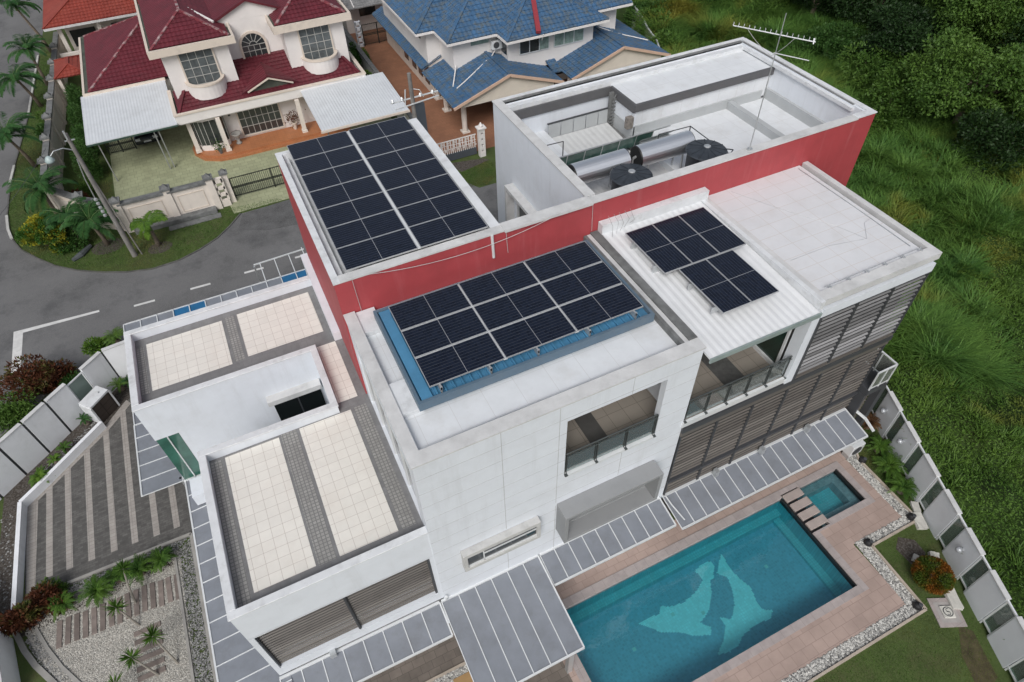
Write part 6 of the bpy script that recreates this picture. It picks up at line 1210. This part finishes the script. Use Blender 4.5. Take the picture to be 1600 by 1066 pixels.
# --- grass
def grass(name, poly, n, H, W, lean, mat, lab, hf=None, clumpy=None, tuft=0, trad=.3, seg=None):
    az = None
    if tuft:   # mounds: blades spread outwards from each tuft's centre
        T_c = scatter(poly, max(1, n//tuft))
        if clumpy is not None: T_c = T_c[clumpy(T_c)]
        if not len(T_c): return
        n = len(T_c)*tuft; k = np.repeat(np.arange(len(T_c)), tuft); ts = RNG.uniform(.55, 1.25, len(T_c)); a = RNG.uniform(0, 2*PI, n); r = np.sqrt(RNG.random(n))*trad*ts[k]
        P = T_c[k]+np.stack([np.cos(a), np.sin(a)], 1)*r[:, None]; az = a+RNG.normal(size=n)*.5; h = (H[0]+(H[1]-H[0])*RNG.random(n))*ts[k]; z = hf(T_c[k][:, 0], T_c[k][:, 1])-.05; ln = h*lean*(.35+.9*r/(trad*1.2))*RNG.uniform(.7, 1.3, n)
    else:
        P = scatter(poly, n)
        if clumpy is not None: P = P[clumpy(P)]
        n = len(P); z = hf(P[:, 0], P[:, 1]) if hf else np.zeros(n); h = H[0]+(H[1]-H[0])*RNG.random(n)**1.3; ln = h*lean*RNG.uniform(.4, 1.3, n)
    V_, F_ = blades(np.stack([P[:, 0], P[:, 1], z], 1), h, ln, W*RNG.uniform(.7, 1.3, n), seg or (2 if H[1] < .3 else 3), az); o = np_mesh(name, V_, F_, mat); o["kind"] = "stuff"; tag(o, lab, "grass")
LAWN = [(18.25, 4.7), (20.85, 4.7), (21.2, 5.3), (19.2, .3), (16.5, -4), (6, -3), (3, 1.85), (18.1, 1.85)]
soil_ = [(19.0, 4.25), (19.5, 4.6), (20.0, 4.2), (19.95, 3.6), (19.5, 3.3), (19.05, 3.5)]
grass("lawn_grass", LAWN, 42000, (.02, .05), .016, .9, L_lawn, "short mown lawn grass beside the pool deck", clumpy=lambda P: ~inpoly(P, soil_) & ~inpoly(P, pq))
grass("fence_bed_grass", [(21.6, 9.3), (20.95, 8.1), (20.9, 4.8), (21.3, 5.2), (23.2, 9.8)], 6000, (.03, .08), .016, .9, L_lawn, "short grass below the cycads by the fence")
VER = V1+[(-15.3, 48), (-15.2, 54), (-14.2, 63), (-13.4, 76), (-12.6, 76), (-12.3, 60), (-12.4, 46.5), (-10.2, 43.7), (-8, 41.9), (-1.9, 41.7), (1.5, 41.3)]
grass("verge_grass", VER, 42000, (.03, .09), .025, .8, L_lawn, "mown grass on the curved road verge"); grass("neighbour_lawn", [(-11.9, 47), (-10, 44.2), (-8.7, 44.3), (-8.7, 52), (-11.8, 54)], 9000, (.03, .08), .025, .8, L_lawn, "small lawn inside the cream wall")
grass("roadside_grass", [(-12.3, 29.9), (-9.0, 31.0), (-9.3, 28.9), (-11.2, 28.0), (-14.8, 25.6), (-15.8, 26.6)], 7000, (.04, .14), .02, .9, L_lawn, "grass strip between road and white fence"); grass("far_verge_grass", [(16.5, 38.4), (16.2, 38.9), (14.0, 38.3), (13.0, 38.7), (13.8, 36.4), (15.0, 36.1), (16.0, 36.8)], 4000, (.03, .08), .025, .8, L_lawn, "grass verge by the ornamental gate")
def cn(x, y, f=1., s=0): return np.sin(x*.31*f+s)*np.sin(y*.27*f+1.3*s)+.6*np.sin(x*.73*f+y*.41*f+s)+.4*np.sin(x*1.5*f-y*1.1*f+2*s)
FIELD = [(22.9, 8.2), (21.0, 3.4), (19.2, -1), (17.5, -6), (26, -8), (46, 4), (56, 20), (62, 34), (60, 50), (46, 66), (37.6, 52), (34.8, 44), (34, 41), (31, 36), (23.9, 24), (23.7, 10)]
# creepers draped over the lumpy ground, tall arching grass in mounds
n = 420000; P = scatter(FIELD, n); d0 = np.hypot(P[:, 0]-25, P[:, 1]-5); P = P[(RNG.random(n) < np.clip(1.5-d0/38, .45, 1))]; n = len(P); e_ = .08
hz = field_h(P[:, 0], P[:, 1]); gx = (field_h(P[:, 0]+e_, P[:, 1])-hz)/e_; gy = (field_h(P[:, 0], P[:, 1]+e_)-hz)/e_; N_ = np.stack([-gx, -gy, np.ones(n)], 1)
V_, F_ = leaves(np.stack([P[:, 0], P[:, 1], hz+RNG.uniform(-.04, .14, n)], 1), RNG.normal(size=(n, 3))*[1, 1, .5]+N_*.35, .11*RNG.uniform(.5, 1.7, n), .055*RNG.uniform(.6, 1.4, n), N_+RNG.normal(size=(n, 3))*.45); o = np_mesh("ground_creepers", V_, F_, L_ground); o["kind"] = "stuff"; tag(o, "low green creepers and weeds covering the hillside", "ground cover")
dmp = lambda P, th, sd: (vn(P[:, 0], P[:, 1], 5.5, sd)*.65+vn(P[:, 0], P[:, 1], 2.2, sd+1)*.35 > th)
grass("weed_tufts", FIELD, 150000, (.2, .55), .045, .9, L_ground, "knee-high weeds and grass tufts across the hillside", field_h, lambda P: dmp(P, .36, 5), tuft=16, trad=.28)
grass("tall_grass", FIELD, 230000, (.5, 1.25), .05, 1.0, L_grass, "tall arching wild grass mounds on the hillside", field_h, lambda P: dmp(P+0, .58, 9) & (np.hypot(P[:, 0]-25, P[:, 1]-4) > 4.5) | ((vn(P[:, 0], P[:, 1], 4, 21) > .42) & (P[:, 1] > 15)), tuft=60, trad=.5)
grass("grass_bank", [(25.6, 16), (25.4, 13), (26.8, 10), (28.6, 8.6), (30.0, 8.6), (29.6, 11.5), (27.6, 15.5)], 15000, (.6, 1.35), .055, 1.1, L_grass, "dense bank of long drooping grass right of the house", field_h, tuft=50, trad=.35, seg=4)
grass("reed_mass", [(24, 22), (24.5, 28), (31, 37), (34.5, 43), (38, 51), (43, 61), (53, 57), (49, 44), (43, 35), (36, 27), (30, 20)], 130000, (1.0, 2.0), .06, 1.1, L_grass, "dense mass of tall reeds behind the tower block", field_h, lambda P: dmp(P, .33, 13), tuft=75, trad=.65)
# --- trees
def tree(x, y, h, rx, n, mat, lab, name="jungle_tree", leaf=.25, blobs=34, zb=.25):
    t = thing(name, lab, "tree", (x, y, 0), "trees at the jungle edge"); z0 = float(field_h(np.array([x]), np.array([y]))[0]); rz = h*.5*(1-zb*.3); cz = z0+h-rz
    mb = MB(); mb.tube([(x, y, 0), (x+.2, y, cz*.6), (x+.1, y+.1, cz+rz*.4)], [.3, .2, .08], 8)
    C_ = RNG.normal(size=(blobs, 3)); C_ /= np.linalg.norm(C_, axis=1, keepdims=True); C_ *= RNG.uniform(.35, .85, blobs)[:, None]; R_s = RNG.uniform(.2, .36, blobs)
    for c in C_[:9]: mb.tube([(x+.1, y, cz*.55), (x+c[0]*rx*.5, y+c[1]*rx*.5, cz+c[2]*rz*.4), (x+c[0]*rx*.9, y+c[1]*rx*.9, cz+c[2]*rz*.9)], [.12, .07, .02], 5)
    mb.build("trunk", bark, t); k = RNG.integers(0, blobs, n); d = RNG.normal(size=(n, 3)); d /= np.linalg.norm(d, axis=1, keepdims=True)
    P = (C_[k]+d*(R_s[k]*RNG.uniform(.3, 1.1, n)**.45)[:, None])*[rx, rx, rz]+[x, y, cz]; P[:, 2] = np.maximum(P[:, 2], z0+.1)
    V_, F_ = leaves(P, d*.7+RNG.normal(size=(n, 3))*.7+[0, 0, -.1], leaf*RNG.uniform(.6, 1.3, n), leaf*.5*RNG.uniform(.7, 1.3, n)); np_mesh("crown", V_, F_, mat, t)
T_ = [(47.0, 25.5, 6.5, 4.8, L_mid, "broad bright green tree nearest the hillside grass"), (48.5, 33.0, 5.0, 3.6, L_dark, "dark rounded tree left of the broad bright tree"), (53.0, 31.0, 7.5, 4.2, L_mid, "tall mid green tree behind the broad bright tree"), (55.0, 27.0, 8, 4.6, L_dark, "dark tree at the right edge beyond the bright trees"), (50.0, 43.5, 6.0, 4.4, L_dark, "very dark tree at the top, right of the antenna"), (53.0, 39.5, 9, 5.0, L_dark, "dark tree in the far top row, centre"), (58.5, 34.5, 9, 5.0, L_dark, "dark tree in the far top row, right"), (51.0, 50.0, 8, 4.6, L_dark, "dark tree in the far top row, left"), (52.5, 21.5, 5.5, 3.8, L_dark, "low dark tree at the right picture edge below the bright trees"), (46.5, 60.0, 6, 4.0, L_mid, "green tree behind the blue house screen fence"), (61, 26, 10, 5, L_dark, "tall dark tree at the far right corner"), (60, 43, 10, 5.5, L_dark, "dark tree farthest away at the top right")]
for x, y, h, r, m_, lab in T_: tree(x, y, h, r, 24000 if m_ is L_mid else 15000, m_, lab)
EX_ = [(43.8, 28.6, 1.9, "leafy bush at the left foot of the broad bright tree"), (45.0, 20.8, 2.2, "wide bush right of the broad bright tree"), (46.0, 31.8, 2.4, "big bush between the dark rounded tree and the grass"), (46.8, 37.5, 2.2, "bush below the dark trees of the top edge"), (48.5, 47.5, 2.4, "bush at the top edge beside the dark trees"), (44.2, 52.0, 2.2, "bush at the top edge nearest the grey screen")]
for i, (x, y, r, lab) in enumerate(EX_): clump(x, y, 1.3+float(field_h(np.array([x]), np.array([y]))[0]), r*1.2, r, 1.5, 7000, [L_mid, L_dark, L_mid, L_hedge][i % 4], "wild_bush", lab, "bush", .24, .11, 16, "wild bushes on the hillside")
for i, (x, y, r) in enumerate(((38, 49.6, 1.6), (39.5, 52.5, 1.9), (36.5, 46, 1.2), (48.5, 22.5, 2.2), (41.0, 35.5, 1.9), (37.0, 40.5, 1.7), (36.5, 30.0, 1.5))): clump(x, y, 1.2+.0*i, r, r, 1.5, 4200, [L_mid, L_hedge][i % 2], "wild_bush", ["wild bush against the grey boundary screen, nearer", "wild bush against the grey boundary screen, farther", "small bush at the corner of the grey screen", "low bush below the broad bright tree", "dark bush among the tall reeds, upper one", "bush among the tall reeds by the screen end", "bush in the tall reeds right of the tower wall"][i], "bush", .26, .12, 10, "wild bushes on the hillside")
# ------------------------------------------------------------------ separate pieces become parts of their own
def split_islands(o):
    me = o.data; bm = bmesh.new(); bm.from_mesh(me); bm.verts.ensure_lookup_table(); seen = set(); isl = []
    for v in bm.verts:
        if v.index in seen: continue
        st = [v]; seen.add(v.index); cur = []
        while st:
            a = st.pop(); cur.append(a.index)
            for e in a.link_edges:
                b = e.other_vert(a)
                if b.index not in seen: seen.add(b.index); st.append(b)
        isl.append(set(cur))
    bm.free()
    if len(isl) < 2: return
    base = o.name.split(".")[0]; co = [tuple(v.co) for v in me.vertices]; pol = [tuple(p.vertices) for p in me.polygons]
    for s_ in isl:
        idx = sorted(s_); mp = {k: i for i, k in enumerate(idx)}
        m2 = bpy.data.meshes.new(base); m2.from_pydata([co[k] for k in idx], [], [tuple(mp[k] for k in f) for f in pol if f[0] in s_]); m2.update()
        for mt in me.materials: m2.materials.append(mt)
        c = bpy.data.objects.new(base, m2); COL.objects.link(c); c.parent = o.parent; c.location = o.location
        for q in o.modifiers:
            if q.type == 'BEVEL': d = c.modifiers.new("bevel", 'BEVEL'); d.width = q.width; d.segments = q.segments; d.limit_method = 'ANGLE'
    ch = list(o.children)
    if ch:
        for k in ch: k.parent = o.parent
    bpy.data.objects.remove(o)
SPLIT = {"drain_pipe", "rain_pipe", "blue_sheet", "hip_cap", "end_cap", "side_roof", "louvre_frame", "mosaic_strip", "cream_tile_panel", "canopy_post", "roof_upstand", "panel_rails", "louvre_post", "wall_light", "centre_strip", "clamp_rail", "window", "lower_window", "porch_ceiling", "slab_post", "upper_wall", "side_mullion", "courtyard_window", "side_window", "headlight", "timber_beam", "platform_skirting"}
for o in list(bpy.data.objects):
    if o.type == 'MESH' and o.parent and not o.children and o.name.split(".")[0] in SPLIT: split_islands(o)
